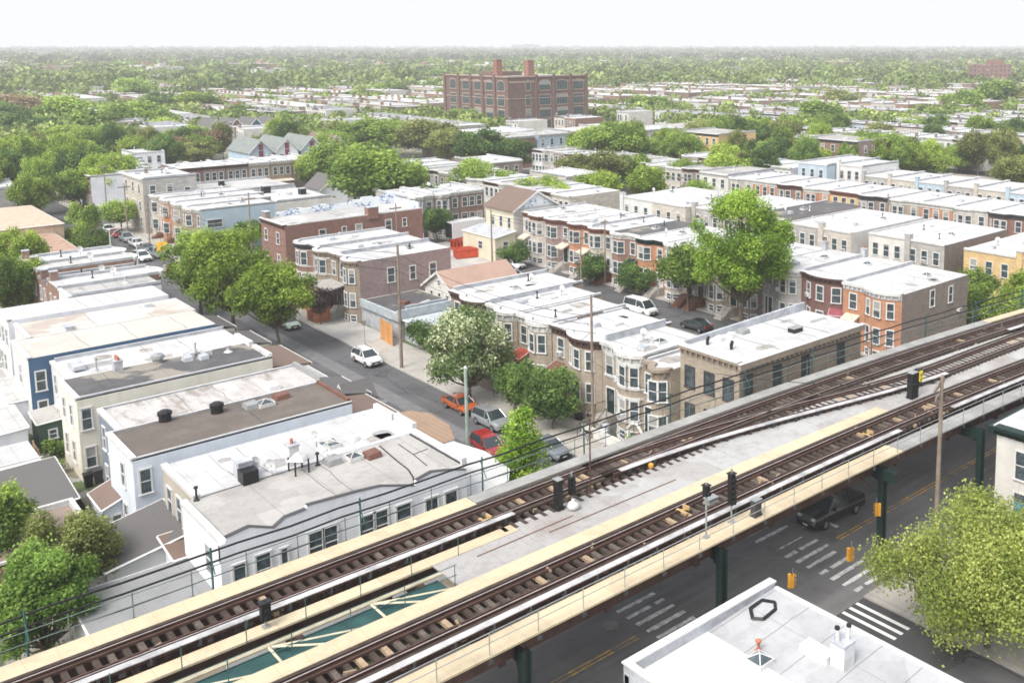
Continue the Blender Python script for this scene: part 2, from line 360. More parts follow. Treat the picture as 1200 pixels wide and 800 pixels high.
def sub(prof,a,b):
    ya,_=on(prof,a); yb,_=on(prof,b); return [(a,ya)]+[p for p in prof if a<p[0]<b]+[(b,yb)]
# ---------------------------------------------------------------- house
NH=[0]
def house(label,X0,X1,Y0,Y1,H,face='E',prof='flat',fm=None,sm=None,rm=None,cm=None,front=True,group=None,base=.9,lod=0,wm=None,lint=None,chim=(),
          cols=None,floors=None,dr=None,aw=None,cat='row house',name='row_house',pp=(.3,.3),bits=True,rear=False,bands=False,corh=.55,side=(),lside=(),swm=None,seed=None,stoop=True,ctop=True,rz0=None):
    NH[0]+=1; rnd=random.Random(seed if seed is not None else NH[0])
    fm=fm or B_tan; sm=sm or fm; rm=rm or RW; cm=cm or dkbrown; wm=wm or white
    if face=='E': w,d=Y1-Y0,X1-X0; root=thing(name,label,cat,(X0,Y1,0),-PI/2,group)
    else: w,d=X1-X0,Y1-Y0; root=thing(name,label,cat,(X0,Y0,0),0,group)
    g=.004; p=profile(prof,w) if isinstance(prof,str) else prof
    P=[(x,y) for x,y in p]; P[0]=(g,P[0][1]); P[-1]=(w-g,P[-1][1])
    a=MB().m(fm)
    for (x0,y0),(x1,y1) in zip(P,P[1:]):
        if x1-x0>1e-4 or abs(y1-y0)>1e-4: a.face((x0,y0,0),(x1,y1,0),(x1,y1,H),(x0,y0,H))
    a.m(sm).face((w-g,0,0),(w-g,d,0),(w-g,d,H),(w-g,0,H)); a.face((g,d,0),(g,0,0),(g,0,H),(g,d,H)); a.face((w-g,d,0),(g,d,0),(g,d,H),(w-g,d,H))
    obj('wall',a,root)
    r=MB().m(rm); poly=[(x,y) for x,y in P]+[(w-g,d),(g,d)]; r.face(*[(x,y,H-.02) for x,y in poly]); obj('roof',r,root)
    # party wall parapets
    if pp[0] or pp[1]:
        pw=.12 if cat=='house' else .22
        for k,(xx,hh) in enumerate(((g,pp[0]),(w-g-pw,pp[1]))):
            if hh: a=MB(); a.m(par).box(xx,xx+pw,.25,d,H-.1,H+hh).m(trimw).box(xx-.0,xx+pw+(.02 if k==0 else 0),.25,d,H+hh,H+hh+.04); obj('parapet',a,root)
    if front: cornice(root,P,H,cm,corh,name='cornice',top=trimw if ctop else None,br=lod==0)
    else: cornice(root,P,H,cm if cm is not dkbrown else trimw,.16,.1,name='gutter',br=False)
    # windows
    fl=floors if floors is not None else ([H-2.55,H-5.35] if H<8.5 else [H-2.6,H-5.6,H-8.4])
    if cols is None:
        if rear: cols=[(w*.2,.85),(w*.5,.85),(w*.8,.85)]
        elif prof in('bowL','bayL'): cols=[(w*.13,.7),(w*.31,.85),(w*.5,.85),(w*.82,.9)]
        elif prof in('bowR','bayR'): cols=[(w*.18,.9),(w*.5,.7),(w*.68,.85),(w*.87,.7)]
        else: cols=[(w*.2,.95),(w*.5,.95),(w*.8,.95)]
    dx=dr if dr is not None else (None if rear or not front else (w*.82 if prof in('bowL','bayL') else w*.18))
    if dx is not None and (dx>50 or not fl): dx=None
    for k,z in enumerate(fl):
        if z<.3: continue
        for cx,cw in cols:
            if k==len(fl)-1 and dx is not None and abs(cx-dx)<.9: continue
            if k==len(fl)-1 and rear and rnd.random()<.3: continue
            y,an=on(P,cx); window(root,cx,y,z,cw,1.6,an,wm,lint,one=lod>0)
            if lod==0 and rnd.random()<.12: ac_unit(root,cx,y-.02,z+.05,an)
    if front and fl and fl[-1]>1.6 and lod==0:
        for cx,cw in cols:
            if dx is None or abs(cx-dx)>1: y,an=on(P,cx); window(root,cx,y,.25,cw,.7,an,wm,None,one=True,name='basement_window')
    if dx is not None:
        z=max(.05,fl[-1]-.55); y,an=on(P,dx); door(root,dx,y,z,1.,2.15,an,rnd.choice([dkbrown,dkgreen,white,dkgrey]),wm)
        if stoop and z>.4 and lod==0:
            s=MB().m(redbrown if rnd.random()<.6 else sidew); n=max(2,int(z/.19))
            s.box(dx-.75,dx+.75,-1.1,-.02,0,z)
            for i in range(n): s.box(dx-.65,dx+.65,-1.1-.28*(i+1),-1.1-.28*i-.001,0,z-(i+1)*z/(n+1))
            s.m(black)
            for q in(-.72,.72): s.tube((dx+q,-.1,z+.9),(dx+q,-1.1,z+.9),.025).tube((dx+q,-1.1,z+.9),(dx+q,-1.1-.28*n,.9),.025).tube((dx+q,-1.1-.28*n,.9),(dx+q,-1.1-.28*n,0),.025).tube((dx+q,-1.1,z+.9),(dx+q,-1.1,z),.025)
            obj('stoop',s,root)
        if aw: awning(root,dx,y,z+2.75,1.7,1.25,aw,an)
    if bands and prof!='flat':
        a0,a1=(.12,w*.62) if prof[-1]=='L' else (w*.38,w-.12)
        if prof=='bow': a0,a1=.3,w-.3
        for z in (fl[0]-.28,fl[0]+1.72,fl[-1]-.28,fl[-1]+1.72): band(root,sub(P,a0,a1),z,dirtwhite if lint is None else lint,.17)
    for (y,z,ww,hh) in side: window(root,w-g,y,z,ww,hh,PI/2,swm or wm,one=lod>0)
    for (y,z,ww,hh) in lside: window(root,g,y,z,ww,hh,-PI/2,swm or wm,one=lod>0)
    for c in chim: chimney(root,*c)
    if bits and lod==0:
        skylight(root,w*rnd.uniform(.35,.65),d*rnd.uniform(.4,.7),H-.02,.8,1.,rnd.random()<.6)
        pipe(root,w*rnd.uniform(.25,.75),d*rnd.uniform(.2,.8),H-.02,.6,rnd.choice([black,trimw]))
        if rnd.random()<.5: hatch(root,w*rnd.uniform(.3,.7),d*rnd.uniform(.15,.35),H-.02,par)
        if rnd.random()<.5: dish(root,w*rnd.uniform(.2,.8),d*rnd.uniform(.2,.8),H-.02,rnd.uniform(2,4))
    elif bits:
        pipe(root,w*rnd.uniform(.25,.75),d*rnd.uniform(.2,.8),H-.02,.7,trimw,.1)
        if rnd.random()<.6: hatch(root,w*rnd.uniform(.3,.7),d*rnd.uniform(.3,.7),H-.02,par)
    if (lod==0 and front) or cat=='house': roofdirt(root,w,d,H-.02,NH[0],rm in(RW,RW2))
    return root
def gable(label,X0,X1,Y0,Y1,H,Hr,ridge='Y',fm=None,rm=None,cat='house',name='gabled_house',eave=.35,wins=(),group=None,fronts=(),lod=0,parts=None):
    root=thing(name,label,cat,(X0,Y0,0),0,group); w,d=X1-X0,Y1-Y0
    a=MB().m(fm); r=MB().m(rm); e=eave; t=.12
    if ridge=='Y':
        a.face((0,0,0),(w,0,0),(w,0,H),(w/2,0,Hr),(0,0,H)); a.face((w,d,0),(0,d,0),(0,d,H),(w/2,d,Hr),(w,d,H)); a.face((0,d,0),(0,0,0),(0,0,H),(0,d,H)); a.face((w,0,0),(w,d,0),(w,d,H),(w,0,H))
        s=(Hr-H)/(w/2)
        for q,(xa,xb) in enumerate(((-e,w/2),(w+e,w/2))):
            za=H-s*e+.03; zb=Hr+.03; P=[(xa,-e,za),(xb,-e,zb),(xb,d+e,zb),(xa,d+e,za)]
            r.hexa(P+[(x,y,z+t) for x,y,z in P])
        tr=MB().m(white)
        for xa in(-e,w+e): tr.hexa([(xa,-e-.05,H-s*e-.15),(w/2,-e-.05,Hr-.15),(w/2,-e-.003,Hr-.15),(xa,-e-.003,H-s*e-.15),(xa,-e-.05,H-s*e+.16),(w/2,-e-.05,Hr+.16),(w/2,-e-.003,Hr+.16),(xa,-e-.003,H-s*e+.16)])
    else:
        a.face((0,d,0),(0,0,0),(0,0,H),(0,d/2,Hr),(0,d,H)); a.face((w,0,0),(w,d,0),(w,d,H),(w,d/2,Hr),(w,0,H)); a.face((0,0,0),(w,0,0),(w,0,H),(0,0,H)); a.face((w,d,0),(0,d,0),(0,d,H),(w,d,H))
        s=(Hr-H)/(d/2)
        for ya,yb in ((-e,d/2),(d+e,d/2)):
            za=H-s*e+.03; zb=Hr+.03; P=[(-e,ya,za),(-e,yb,zb),(w+e,yb,zb),(w+e,ya,za)]
            r.hexa(P+[(x,y,z+t) for x,y,z in P])
        tr=MB().m(white)
        for ya in(-e,d+e): tr.hexa([(-e-.05,ya,H-s*e-.15),(-e-.05,d/2,Hr-.15),(-e-.003,d/2,Hr-.15),(-e-.003,ya,H-s*e-.15),(-e-.05,ya,H-s*e+.16),(-e-.05,d/2,Hr+.16),(-e-.003,d/2,Hr+.16),(-e-.003,ya,H-s*e+.16)])
    obj('wall',a,root); obj('roof',r,root); obj('roof_trim',tr,root)
    for sd,u,z,ww,hh in wins:
        if sd=='S': window(root,u,0,z,ww,hh,0,white,one=lod>0)
        else: window(root,0,d-u,z,ww,hh,-PI/2,white,one=lod>0)
    return root
def shed(label,X0,X1,Y0,Y1,z00,z10,z11,z01,fm,rm,cat='shed',name='garden_shed',wins=(),t=.1,e=.12):
    """box with a tilted flat roof, corner heights given counter-clockwise from (X0,Y0)"""
    root=thing(name,label,cat,(X0,Y0,0)); w,d=X1-X0,Y1-Y0
    obj('wall',MB().m(fm).hexa([(0,0,0),(w,0,0),(w,d,0),(0,d,0),(0,0,z00),(w,0,z10),(w,d,z11),(0,d,z01)]),root)
    P=[(-e,-e,z00+.01),(w+e,-e,z10+.01),(w+e,d+e,z11+.01),(-e,d+e,z01+.01)]
    obj('roof',MB().m(rm).hexa(P+[(x,y,z+t) for x,y,z in P]),root)
    T=MB().m(white)
    for i in range(4):
        a,b=Vector(P[i]),Vector(P[(i+1)%4]); T.tube(a+Vector((0,0,t*.5)),b+Vector((0,0,t*.5)),t*.55+.02,n=4)
    obj('fascia',T,root)
    for sd,u,z,ww,hh in wins:
        if sd=='S': window(root,u,0,z,ww,hh,0,white)
        elif sd=='D': door(root,u,0,z,ww,hh,0,grey)
        else: window(root,0,d-u,z,ww,hh,-PI/2,white)
    return root
# ---------------------------------------------------------------- trees
_t={}
def tree_meshes(key,h,r,n,leaf,mat,seed=1,shape='round',flat=1.,trunkh=None,gap=.0):
    if key in _t: return _t[key]
    rg=np.random.default_rng(seed); th=trunkh if trunkh is not None else h*.3
    ch=h-th; cz=th+ch*.52; L=[]; nl=44 if n>8000 else (26 if n>2500 else 14)
    asy=rg.uniform(-.18,.18,2)*r
    for i in range(nl):
        if shape=='cone':
            zz=rg.uniform(0,1); rr=(1-zz)**.8*.8+.1; a=rg.uniform(0,2*PI); L.append((math.cos(a)*rr*r*.62,math.sin(a)*rr*r*.62,th*.5+zz*(h-th*.5)*.88+.3,r*(.24+.3*(1-zz)),1))
        else:
            q=rg.normal(size=3); q=q/(np.linalg.norm(q)+1e-6)*(rg.uniform(.3,1)**.55); q[2]=q[2]*.95
            lr=r*(rg.uniform(.17,.36) if n>8000 else rg.uniform(.24,.44)); k_=1.06 if q[2]<.3 else .92
            L.append((q[0]*(r*k_-lr*.7)+asy[0]*q[2],q[1]*(r*k_-lr*.7)+asy[1]*q[2],cz+q[2]*(ch*.52-lr*.55),lr,1))
    if shape!='cone': L.append((0,0,cz,r*.45,1))
    L=np.array([l[:4] for l in L]); tone=rg.uniform(.5,1.3,len(L)); wgt=L[:,3]**2; wgt/=wgt.sum()
    li=rg.choice(len(L),n,p=wgt); dv=rg.normal(size=(n,3)); dv[:,2]=np.where(dv[:,2]<0,dv[:,2]*.6,dv[:,2]); dv/=np.linalg.norm(dv,axis=1)[:,None]
    lump=.8+.3*np.sin(dv[:,0]*5+li)*np.sin(dv[:,1]*6+li*2)*np.sin(dv[:,2]*5+li*3)
    rad=L[li,3]*lump*(rg.uniform(0,1,n)**.28)*np.where(rg.uniform(0,1,n)<.1,rg.uniform(1.,1.35,n),1.)
    C=L[li,:3]+dv*rad[:,None]*np.array([1,1,flat])
    C+=rg.normal(size=(n,3))*leaf*.6
    C[:,2]=np.maximum(C[:,2],th*.45+rg.uniform(0,.5,n))
    nv=dv+rg.normal(size=(n,3))*.75; nv[:,2]+=.35; nv/=np.linalg.norm(nv,axis=1)[:,None]
    ref=rg.normal(size=(n,3)); u=np.cross(nv,ref); u/=np.linalg.norm(u,axis=1)[:,None]; v=np.cross(nv,u)
    sz=leaf*rg.uniform(.6,1.35,n)[:,None]
    V=np.stack([C-u*sz*.5,C-v*sz*.36+nv*sz*.08,C+u*sz*.5,C+v*sz*.36+nv*sz*.08],1).reshape(-1,3)
    me=bpy.data.meshes.new('crown'); me.vertices.add(4*n); me.vertices.foreach_set('co',V.ravel())
    me.loops.add(4*n); me.loops.foreach_set('vertex_index',np.arange(4*n)); me.polygons.add(n)
    me.polygons.foreach_set('loop_start',np.arange(n)*4); me.polygons.foreach_set('loop_total',np.full(n,4))
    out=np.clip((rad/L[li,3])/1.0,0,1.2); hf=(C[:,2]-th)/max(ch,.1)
    tn=(.6 if mat.name!='leaves_blossom' else .62)*tone[li]*(.45+.6*out)*(.72+.5*hf)*rg.uniform(.7,1.3,n)  # inner and lower leaves painted darker, crown shade put into the colour
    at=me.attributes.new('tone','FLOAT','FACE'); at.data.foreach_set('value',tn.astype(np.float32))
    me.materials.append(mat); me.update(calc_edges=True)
    tb=MB().m(bark); r0=max(.09,h*.022)
    pts=[(0,0,-.1),(rg.normal()*.1,rg.normal()*.1,th*.6),(rg.normal()*.15,rg.normal()*.15,th*1.15),(rg.normal()*.2,rg.normal()*.2,cz)]
    for i,(a,b) in enumerate(zip(pts,pts[1:])): tb.tube(a,b,r0*(1-.25*i),r0*(1-.25*(i+1)),7)
    for l in L[:: (1 if n>2500 else 2)]:
        st=Vector(pts[2])*.9; mid=(st+Vector(l[:3]))/2+Vector((0,0,-.3)); en=Vector(l[:3])
        tb.tube(st,mid,r0*.4,r0*.25,4); tb.tube(mid,en,r0*.25,r0*.08,4)
        if n>6000:
            for _ in range(5):
                e2=en+Vector(rg.normal(size=3))*l[3]*.6; tb.tube(en,e2,r0*.09,r0*.03,3)
    _t[key]=(tb.mesh('trunk'),me); return _t[key]
def tree(label,X,Y,key,h,r,n,leaf,mat,seed=1,scale=(1,1,1),rz=0,cat='tree',name='tree',group=None,z=0,**k):
    tm,cm_=tree_meshes(key,h,r,n,leaf,mat,seed,**k)
    root=thing(name,label,cat,(X,Y,z),rz,group); root.scale=scale
    obj('trunk',tm,root); obj('crown',cm_,root); return root
def bush(label,X,Y,r,h,n,leaf,mat,seed=1,cat='shrub',name='shrub',group=None,z=0):
    tm,cm_=tree_meshes(('bush',seed,n,r,h,mat.name),h,r,n,leaf,mat,seed,trunkh=.1,flat=1.)
    root=thing(name,label,cat,(X,Y,z),0,group); obj('stem',tm,root); obj('foliage',cm_,root); return root
# ---------------------------------------------------------------- cars
cglass=paint('car_glass',(.03,.04,.045),.08,0,.5); tyrem=plain('tyre_rubber',(.02,.02,.02),.8); rimm=plain('wheel_rim',(.4,.4,.42),.3,.1,3,.7); lampm=plain('headlamp_lens',(.6,.62,.62),.2); tailm=plain('tail_lamp_red',(.4,.02,.015),.3)
CAR={ # L,W,H, belt, body stations (x,ztop), green stations (x,z)
 'sedan':(4.7,1.82,1.45,.92,[(-2.35,.62),(-2.28,.9),(-1.5,1.0),(0,.96),(.95,.95),(1.6,.86),(2.2,.74),(2.35,.5)],[(-1.85,.98),(-1.05,1.4),(-.2,1.45),(.35,1.4),(1.15,.95)]),
 'suv':(4.6,1.85,1.7,1.05,[(-2.3,.6),(-2.25,1.05),(-1.5,1.08),(0,1.06),(.95,1.05),(1.6,1.0),(2.2,.88),(2.3,.55)],[(-2.2,1.06),(-1.95,1.6),(-.4,1.7),(.3,1.64),(1.15,1.04)]),
 'van':(5.2,2.0,2.1,1.2,[(-2.6,.6),(-2.58,1.2),(-1.5,1.2),(0,1.2),(1.4,1.2),(1.9,1.1),(2.5,.95),(2.6,.5)],[(-2.55,1.2),(-2.45,2.02),(-.6,2.1),(1.1,2.0),(1.95,1.12)]),
 'pickup':(5.8,2.0,1.9,1.15,[(-2.9,.6),(-2.88,1.18),(-1.1,1.18),(0,1.16),(1.2,1.16),(1.5,1.16),(2.7,1.08),(2.9,.6)],[(-1.05,1.17),(-.85,1.84),(.1,1.9),(.7,1.82),(1.4,1.15)])}
def car(label,X,Y,rz,kind,col,name='parked_car',cat='car',group=None,z=.0,rack=False):
    L,W,H,belt,bs,gs=CAR[kind]; root=thing(name,label,cat,(X,Y,z),rz,group); root.scale=(.93,.93,.96) if kind=='pickup' else (.88,.88,.88); hw=W/2
    def ring(x,zt,f=1.):
        q=.3; h=hw*f
        return [(x,-h*.9,q),(x,-h,q+.15),(x,-h,zt-.22),(x,-h*.93,zt-.05),(x,-h*.8,zt),(x,h*.8,zt),(x,h*.93,zt-.05),(x,h,zt-.22),(x,h,q+.15),(x,h*.9,q)]
    f={0:.86,1:.95,len(bs)-2:.93,len(bs)-1:.82}
    b=MB().m(col).loft([ring(x,zt,f.get(i,1)) for i,(x,zt) in enumerate(bs)])
    if kind=='pickup': b.m(black).box(-2.75,-1.25,-hw+.18,hw-.18,1.1,1.185)
    b.m(black).box(-L/2-.02,L/2+.03,-hw*.8,hw*.8,.28,.46); b.box(L/2-.3,L/2+.035 if kind!='x' else 0,-hw*.55,hw*.55,.5,.68)
    obj('body',b,root,smooth=False)
    def gr(x,zt,k):
        zb=belt-.05; w0=hw*.93; w1=hw*(.93-.2*(zt-zb)/(H-zb)); return [(x,-w0,zb),(x,-w1,zt),(x,w1,zt),(x,w0,zb)]
    obj('windows',MB().m(cglass).loft([gr(x,zt,i) for i,(x,zt) in enumerate(gs)]),root)
    rf=MB().m(col); R_=[]
    for i,(x,zt) in enumerate(gs[1:-1]):
        w1=hw*(.93-.2*(zt-belt+.05)/(H-belt+.05))+.02; R_.append([(x,-w1,zt-.07),(x,-w1+.05,zt+.03),(x,w1-.05,zt+.03),(x,w1,zt-.07)])
    rf.loft(R_)
    for s in (-1,1):     # pillars
        for x0,z0,x1,z1 in ((gs[0][0],gs[0][1],gs[1][0],gs[1][1]),(gs[-1][0],gs[-1][1],gs[-2][0],gs[-2][1]),(.0,belt,-.02,H-.05)):
            rf.tube((x0,s*hw*.93,z0-.03),(x1,s*hw*.745,z1-.02),.045,n=4)
    if kind in('suv','van') : rf.box(gs[1][0]-.1,gs[1][0]+.0,-hw*.7,hw*.7,belt,gs[1][1]-.25) if kind=='van' else 0
    if rack: rf.m(black).tube((-1.7,-.6,H+.08),(.2,-.6,H+.08),.03).tube((-1.7,.6,H+.08),(.2,.6,H+.08),.03)
    obj('roof_panel',rf,root)
    wr=.38 if kind in('suv','pickup','van') else .33
    for x in (L*.31,-L*.3):
        for s in (-1,1):
            t=obj('wheel',MB().m(tyrem).lathe([(wr*.6,-.12),(wr,-.1),(wr,.1),(wr*.6,.12)],n=14,axis='y'),root,(x,s*(hw-.1),wr))
            obj('rim',MB().m(rimm).lathe([(.05,-.13),(wr*.6,-.125),(wr*.6,.125),(.05,.13)],n=10,axis='y'),t)
    fz=bs[-2][1]-.14
    for s in (-1,1):
        obj('headlight',MB().m(lampm).box(L/2-.3,L/2-.06,s*hw*.62-.16,s*hw*.62+.16,fz-.1,fz+.06),root)
        obj('tail_light',MB().m(tailm).box(-L/2-.01,-L/2+.12,s*hw*.72-.12,s*hw*.72+.12,.75,1.0),root)
        obj('wing_mirror',MB().m(col).box(.75,.95,s*(hw+.02)-.1,s*(hw+.02)+.1,belt-.02,belt+.14),root)
    obj('number_plate',MB().m(trimw).box(L/2+.035,L/2+.045,-.22,.22,.42,.54),root)
    return root
# ================================================================ camera, light, sky
cam=bpy.data.cameras.new('camera'); co=bpy.data.objects.new('camera',cam); COL.objects.link(co); sc.camera=co
cam.sensor_width=36; cam.lens=1143/1200*36; cam.shift_x=-200/1200; cam.shift_y=-(400-211)/1200; cam.clip_start=.5; cam.clip_end=90000
co.location=(0,0,32); co.rotation_euler=(PI/2-R(7.87),0,R(46.12-90))
SUN_EL,SUN_AZ=52,R(194)     # direction towards the sun, measured from +X anticlockwise
sun=bpy.data.lights.new('sun','SUN'); sun.energy=2.3; sun.angle=R(20); sun.color=(1,.965,.91)
so=bpy.data.objects.new('sun',sun); COL.objects.link(so)
sd=Vector((math.cos(SUN_AZ)*math.cos(R(SUN_EL)),math.sin(SUN_AZ)*math.cos(R(SUN_EL)),math.sin(R(SUN_EL))))
so.rotation_euler=sd.to_track_quat('Z','Y').to_euler(); so.location=(0,0,200)
w=bpy.data.worlds.new('World'); sc.world=w; w.use_nodes=True; t=w.node_tree; t.nodes.clear()
sky=N(t,'ShaderNodeTexSky',sky_type='NISHITA'); sky.sun_disc=False; sky.sun_elevation=R(SUN_EL); sky.sun_rotation=PI/2-SUN_AZ
sky.air_density=1.2; sky.dust_density=6; sky.ozone_density=1
hs=N(t,'ShaderNodeHueSaturation'); hs.inputs['Saturation'].default_value=.4; hs.inputs['Value'].default_value=2.3; t.links.new(sky.outputs[0],hs.inputs['Color'])
bg=N(t,'ShaderNodeBackground'); bg.inputs[1].default_value=.15; t.links.new(hs.outputs[0],bg.inputs[0])
wo=N(t,'ShaderNodeOutputWorld'); t.links.new(bg.outputs[0],wo.inputs[0])
sc.view_settings.view_transform='Standard'; sc.view_settings.look='None'; sc.view_settings.exposure=0; sc.view_settings.gamma=1
sc.cycles.use_denoising=True; sc.cycles.max_bounces=6; sc.cycles.diffuse_bounces=3; sc.cycles.glossy_bounces=2; sc.cycles.transmission_bounces=2; sc.cycles.volume_bounces=0; sc.cycles.transparent_max_bounces=8
sc.cycles.filter_width=1.7; sc.cycles.use_adaptive_sampling=True
# haze: absorbing air over the whole district, emitted glow standing in for scattered light
hm=bpy.data.materials.new('glowing_haze'); hm.use_nodes=True; t=hm.node_tree; t.nodes.clear(); o=N(t,'ShaderNodeOutputMaterial')
ab=N(t,'ShaderNodeVolumeAbsorption'); ab.inputs[0].default_value=(0,0,0,1); ab.inputs[1].default_value=.0003
em=N(t,'ShaderNodeEmission'); em.inputs[0].default_value=(.965,.985,1,1); em.inputs[1].default_value=.0003*1.0
ad=N(t,'ShaderNodeAddShader'); t.links.new(ab.outputs[0],ad.inputs[0]); t.links.new(em.outputs[0],ad.inputs[1]); t.links.new(ad.outputs[0],o.inputs['Volume'])
obj('haze',MB().m(hm).box(-4000,15000,-4000,15000,-2,700),kind='structure')
hz2=bpy.data.materials.new('glowing_far_haze'); hz2.use_nodes=True; t=hz2.node_tree; t.nodes.clear(); o=N(t,'ShaderNodeOutputMaterial')
ab=N(t,'ShaderNodeVolumeAbsorption'); ab.inputs[0].default_value=(0,0,0,1); ab.inputs[1].default_value=.0012
em=N(t,'ShaderNodeEmission'); em.inputs[0].default_value=(.985,.995,1,1); em.inputs[1].default_value=.0012  # emitted glow added to fade the far skyline to white
ad=N(t,'ShaderNodeAddShader'); t.links.new(ab.outputs[0],ad.inputs[0]); t.links.new(em.outputs[0],ad.inputs[1]); t.links.new(ad.outputs[0],o.inputs['Volume'])
P=[(1500*math.cos(R(a)),1500*math.sin(R(a))) for a in range(100,-11,-10)]+[(13500*math.cos(R(a)),13500*math.sin(R(a))) for a in range(-10,101,10)]
q=MB().m(hz2).prism(P[::-1],-1,600); q.f.append(tuple(reversed(range(len(P))))); q.mi.append(0); obj('haze_bank',q,kind='structure')
# ================================================================ ground
gm,t,b=nt('far_ground'); p=pos(t); col=mixc(t,noise(t,p,.05,4,.4,.6),(.055,.085,.03),(.2,.19,.17)); col=mixc(t,noise(t,p,.5,3,.5,.7),col,(.1,.12,.05)); t.links.new(col,b.inputs['Base Color']); b.inputs['Roughness'].default_value=1
obj('ground',MB().m(gm).face((-3000,-3000,0),(14000,-3000,0),(14000,14000,0),(-3000,14000,0)),kind='structure')
am,t,b=nt('asphalt_street'); p=pos(t); sp=N(t,'ShaderNodeSeparateXYZ'); t.links.new(p,sp.inputs[0])
mp=N(t,'ShaderNodeMapping'); mp.inputs['Scale'].default_value=(1,.06,1); t.links.new(p,mp.inputs[0])
col=mixc(t,noise(t,p,.12,4,.4,.62),(.095,.095,.1),(.065,.065,.07)); col=mixc(t,math_(t,'MULTIPLY',noise(t,mp.outputs[0],1.1,4,.48,.62),.55),col,(.125,.123,.127))
col=mixc(t,math_(t,'MULTIPLY',noise(t,p,14,3,.3,.8),.35),col,(.04,.04,.045))
v=N(t,'ShaderNodeTexVoronoi',feature='DISTANCE_TO_EDGE'); v.inputs['Scale'].default_value=.16; pp_=N(t,'ShaderNodeVectorMath',operation='ADD')
nn=N(t,'ShaderNodeTexNoise'); nn.inputs['Scale'].default_value=.9; t.links.new(p,nn.inputs['Vector']); t.links.new(p,pp_.inputs[0]); t.links.new(nn.outputs['Color'],pp_.inputs[1]); t.links.new(pp_.outputs[0],v.inputs['Vector'])
crk=math_(t,'LESS_THAN',v.outputs[0],.008); col=mixc(t,math_(t,'MULTIPLY',crk,.7),col,(.022,.022,.024))
t.links.new(col,b.inputs['Base Color']); b.inputs['Roughness'].default_value=.85
obj('road',MB().m(am).face((-60,-40,.004),(620,-40,.004),(620,700,.004),(-60,700,.004)),kind='structure')
obj('road_patches',MB().m(plain('asphalt_patch',(.065,.065,.068),.85,.2,1)).face((36.3,62,.008),(37.6,62,.008),(37.6,76,.008),(36.3,76,.008)).face((40.2,24,.008),(44.6,24,.008),(44.6,31,.008),(40.2,31,.008))
    .m(plain('asphalt_patch_light',(.16,.16,.165),.9,.2,1)).face((39.6,66,.0085),(41,66,.0085),(41,140,.0085),(39.6,140,.0085)).face((38.5,34.5,.0085),(44,34.5,.0085),(44,35.7,.0085),(38.5,35.7,.0085)),kind='structure')
streets=[(35.8,44.5),(74,81.5),(123.5,132.2)]+[(123.5+47*k,132+47*k) for k in range(1,11)]
avs=[(31,41.4),(196,209),(335,347),(470,482),(610,622)]
sl=MB().m(sidew); yd=MB().m(soil)
ex=[-60]+[e for s in streets for e in s]+[620]
ny=[-40]+[e for s in avs for e in s]+[700]
for i in range(0,len(ex),2):
    for j in range(0,len(ny),2):
        a0,a1,b0,b1=ex[i],ex[i+1],ny[j],ny[j+1]
        sl.box(a0,a1,b0,b1,-.02,.12)
obj('sidewalk',sl,kind='structure')
gy,t,b=nt('yard_ground'); p=pos(t); col=mixc(t,noise(t,p,.25,4,.42,.58),(.07,.1,.035),(.2,.17,.13)); col=mixc(t,noise(t,p,.6,3,.52,.6),col,(.27,.26,.25)); t.links.new(col,b.inputs['Base Color']); b.inputs['Roughness'].default_value=1
for i in range(0,len(ex),2):
    for j in range(0,len(ny),2):
        a0,a1,b0,b1=ex[i],ex[i+1],ny[j],ny[j+1]
        i0=3.9 if i else 0; i1=4.2 if i<len(ex)-2 else 0
        yd.m(gy).face((a0+(4.6 if i else 0),b0+3.5,.125),(a1-i1,b0+3.5,.125),(a1-i1,b1-3.5,.125),(a0+(4.6 if i else 0),b1-3.5,.125))
obj('yard_ground',yd,kind='structure')
# markings
def worn(mb,x0,x1,y0,y1,z=.012,seed=0):
    rn=random.Random(seed); n=max(4,int(max(x1-x0,y1-y0)/.35)); hor=(x1-x0)>(y1-y0)
    for i in range(n):
        if rn.random()<.018: continue
        q=rn.uniform(0,.07); a,bq=i/n,(i+1)/n
        if hor: mb.face((x0+(x1-x0)*a,y0+q,z),(x0+(x1-x0)*bq,y0+q,z),(x0+(x1-x0)*bq,y1-q*.6,z),(x0+(x1-x0)*a,y1-q*.6,z))
        else: mb.face((x0+q,y0+(y1-y0)*a,z),(x1-q*.6,y0+(y1-y0)*a,z),(x1-q*.6,y0+(y1-y0)*bq,z),(x0+q,y0+(y1-y0)*bq,z))
vm,t,b=nt('avenue_asphalt_lifted'); p=pos(t); mp=N(t,'ShaderNodeMapping'); mp.inputs['Scale'].default_value=(.05,.9,1); t.links.new(p,mp.inputs[0])  # paler asphalt: light missing under the viaduct is put into the colour
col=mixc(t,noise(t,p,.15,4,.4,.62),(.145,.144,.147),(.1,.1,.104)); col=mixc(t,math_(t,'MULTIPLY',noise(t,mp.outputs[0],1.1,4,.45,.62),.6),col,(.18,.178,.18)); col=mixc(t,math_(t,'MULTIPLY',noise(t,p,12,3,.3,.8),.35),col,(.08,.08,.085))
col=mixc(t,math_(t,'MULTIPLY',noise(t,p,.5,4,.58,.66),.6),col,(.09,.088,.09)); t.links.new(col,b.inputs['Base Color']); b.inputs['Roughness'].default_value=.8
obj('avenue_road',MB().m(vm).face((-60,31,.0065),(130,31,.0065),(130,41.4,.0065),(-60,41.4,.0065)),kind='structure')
mk=MB().m(roadw)
for i,y in enumerate((40.6,39.66,38.03,37.1,36.22,35.36,34.35,33.5,32.6,31.75)): worn(mk,44.7,47.9,y-.17,y+.17,seed=i) if i!=2 else worn(mk,44.9,47.5,y-.07,y+.08,seed=i)
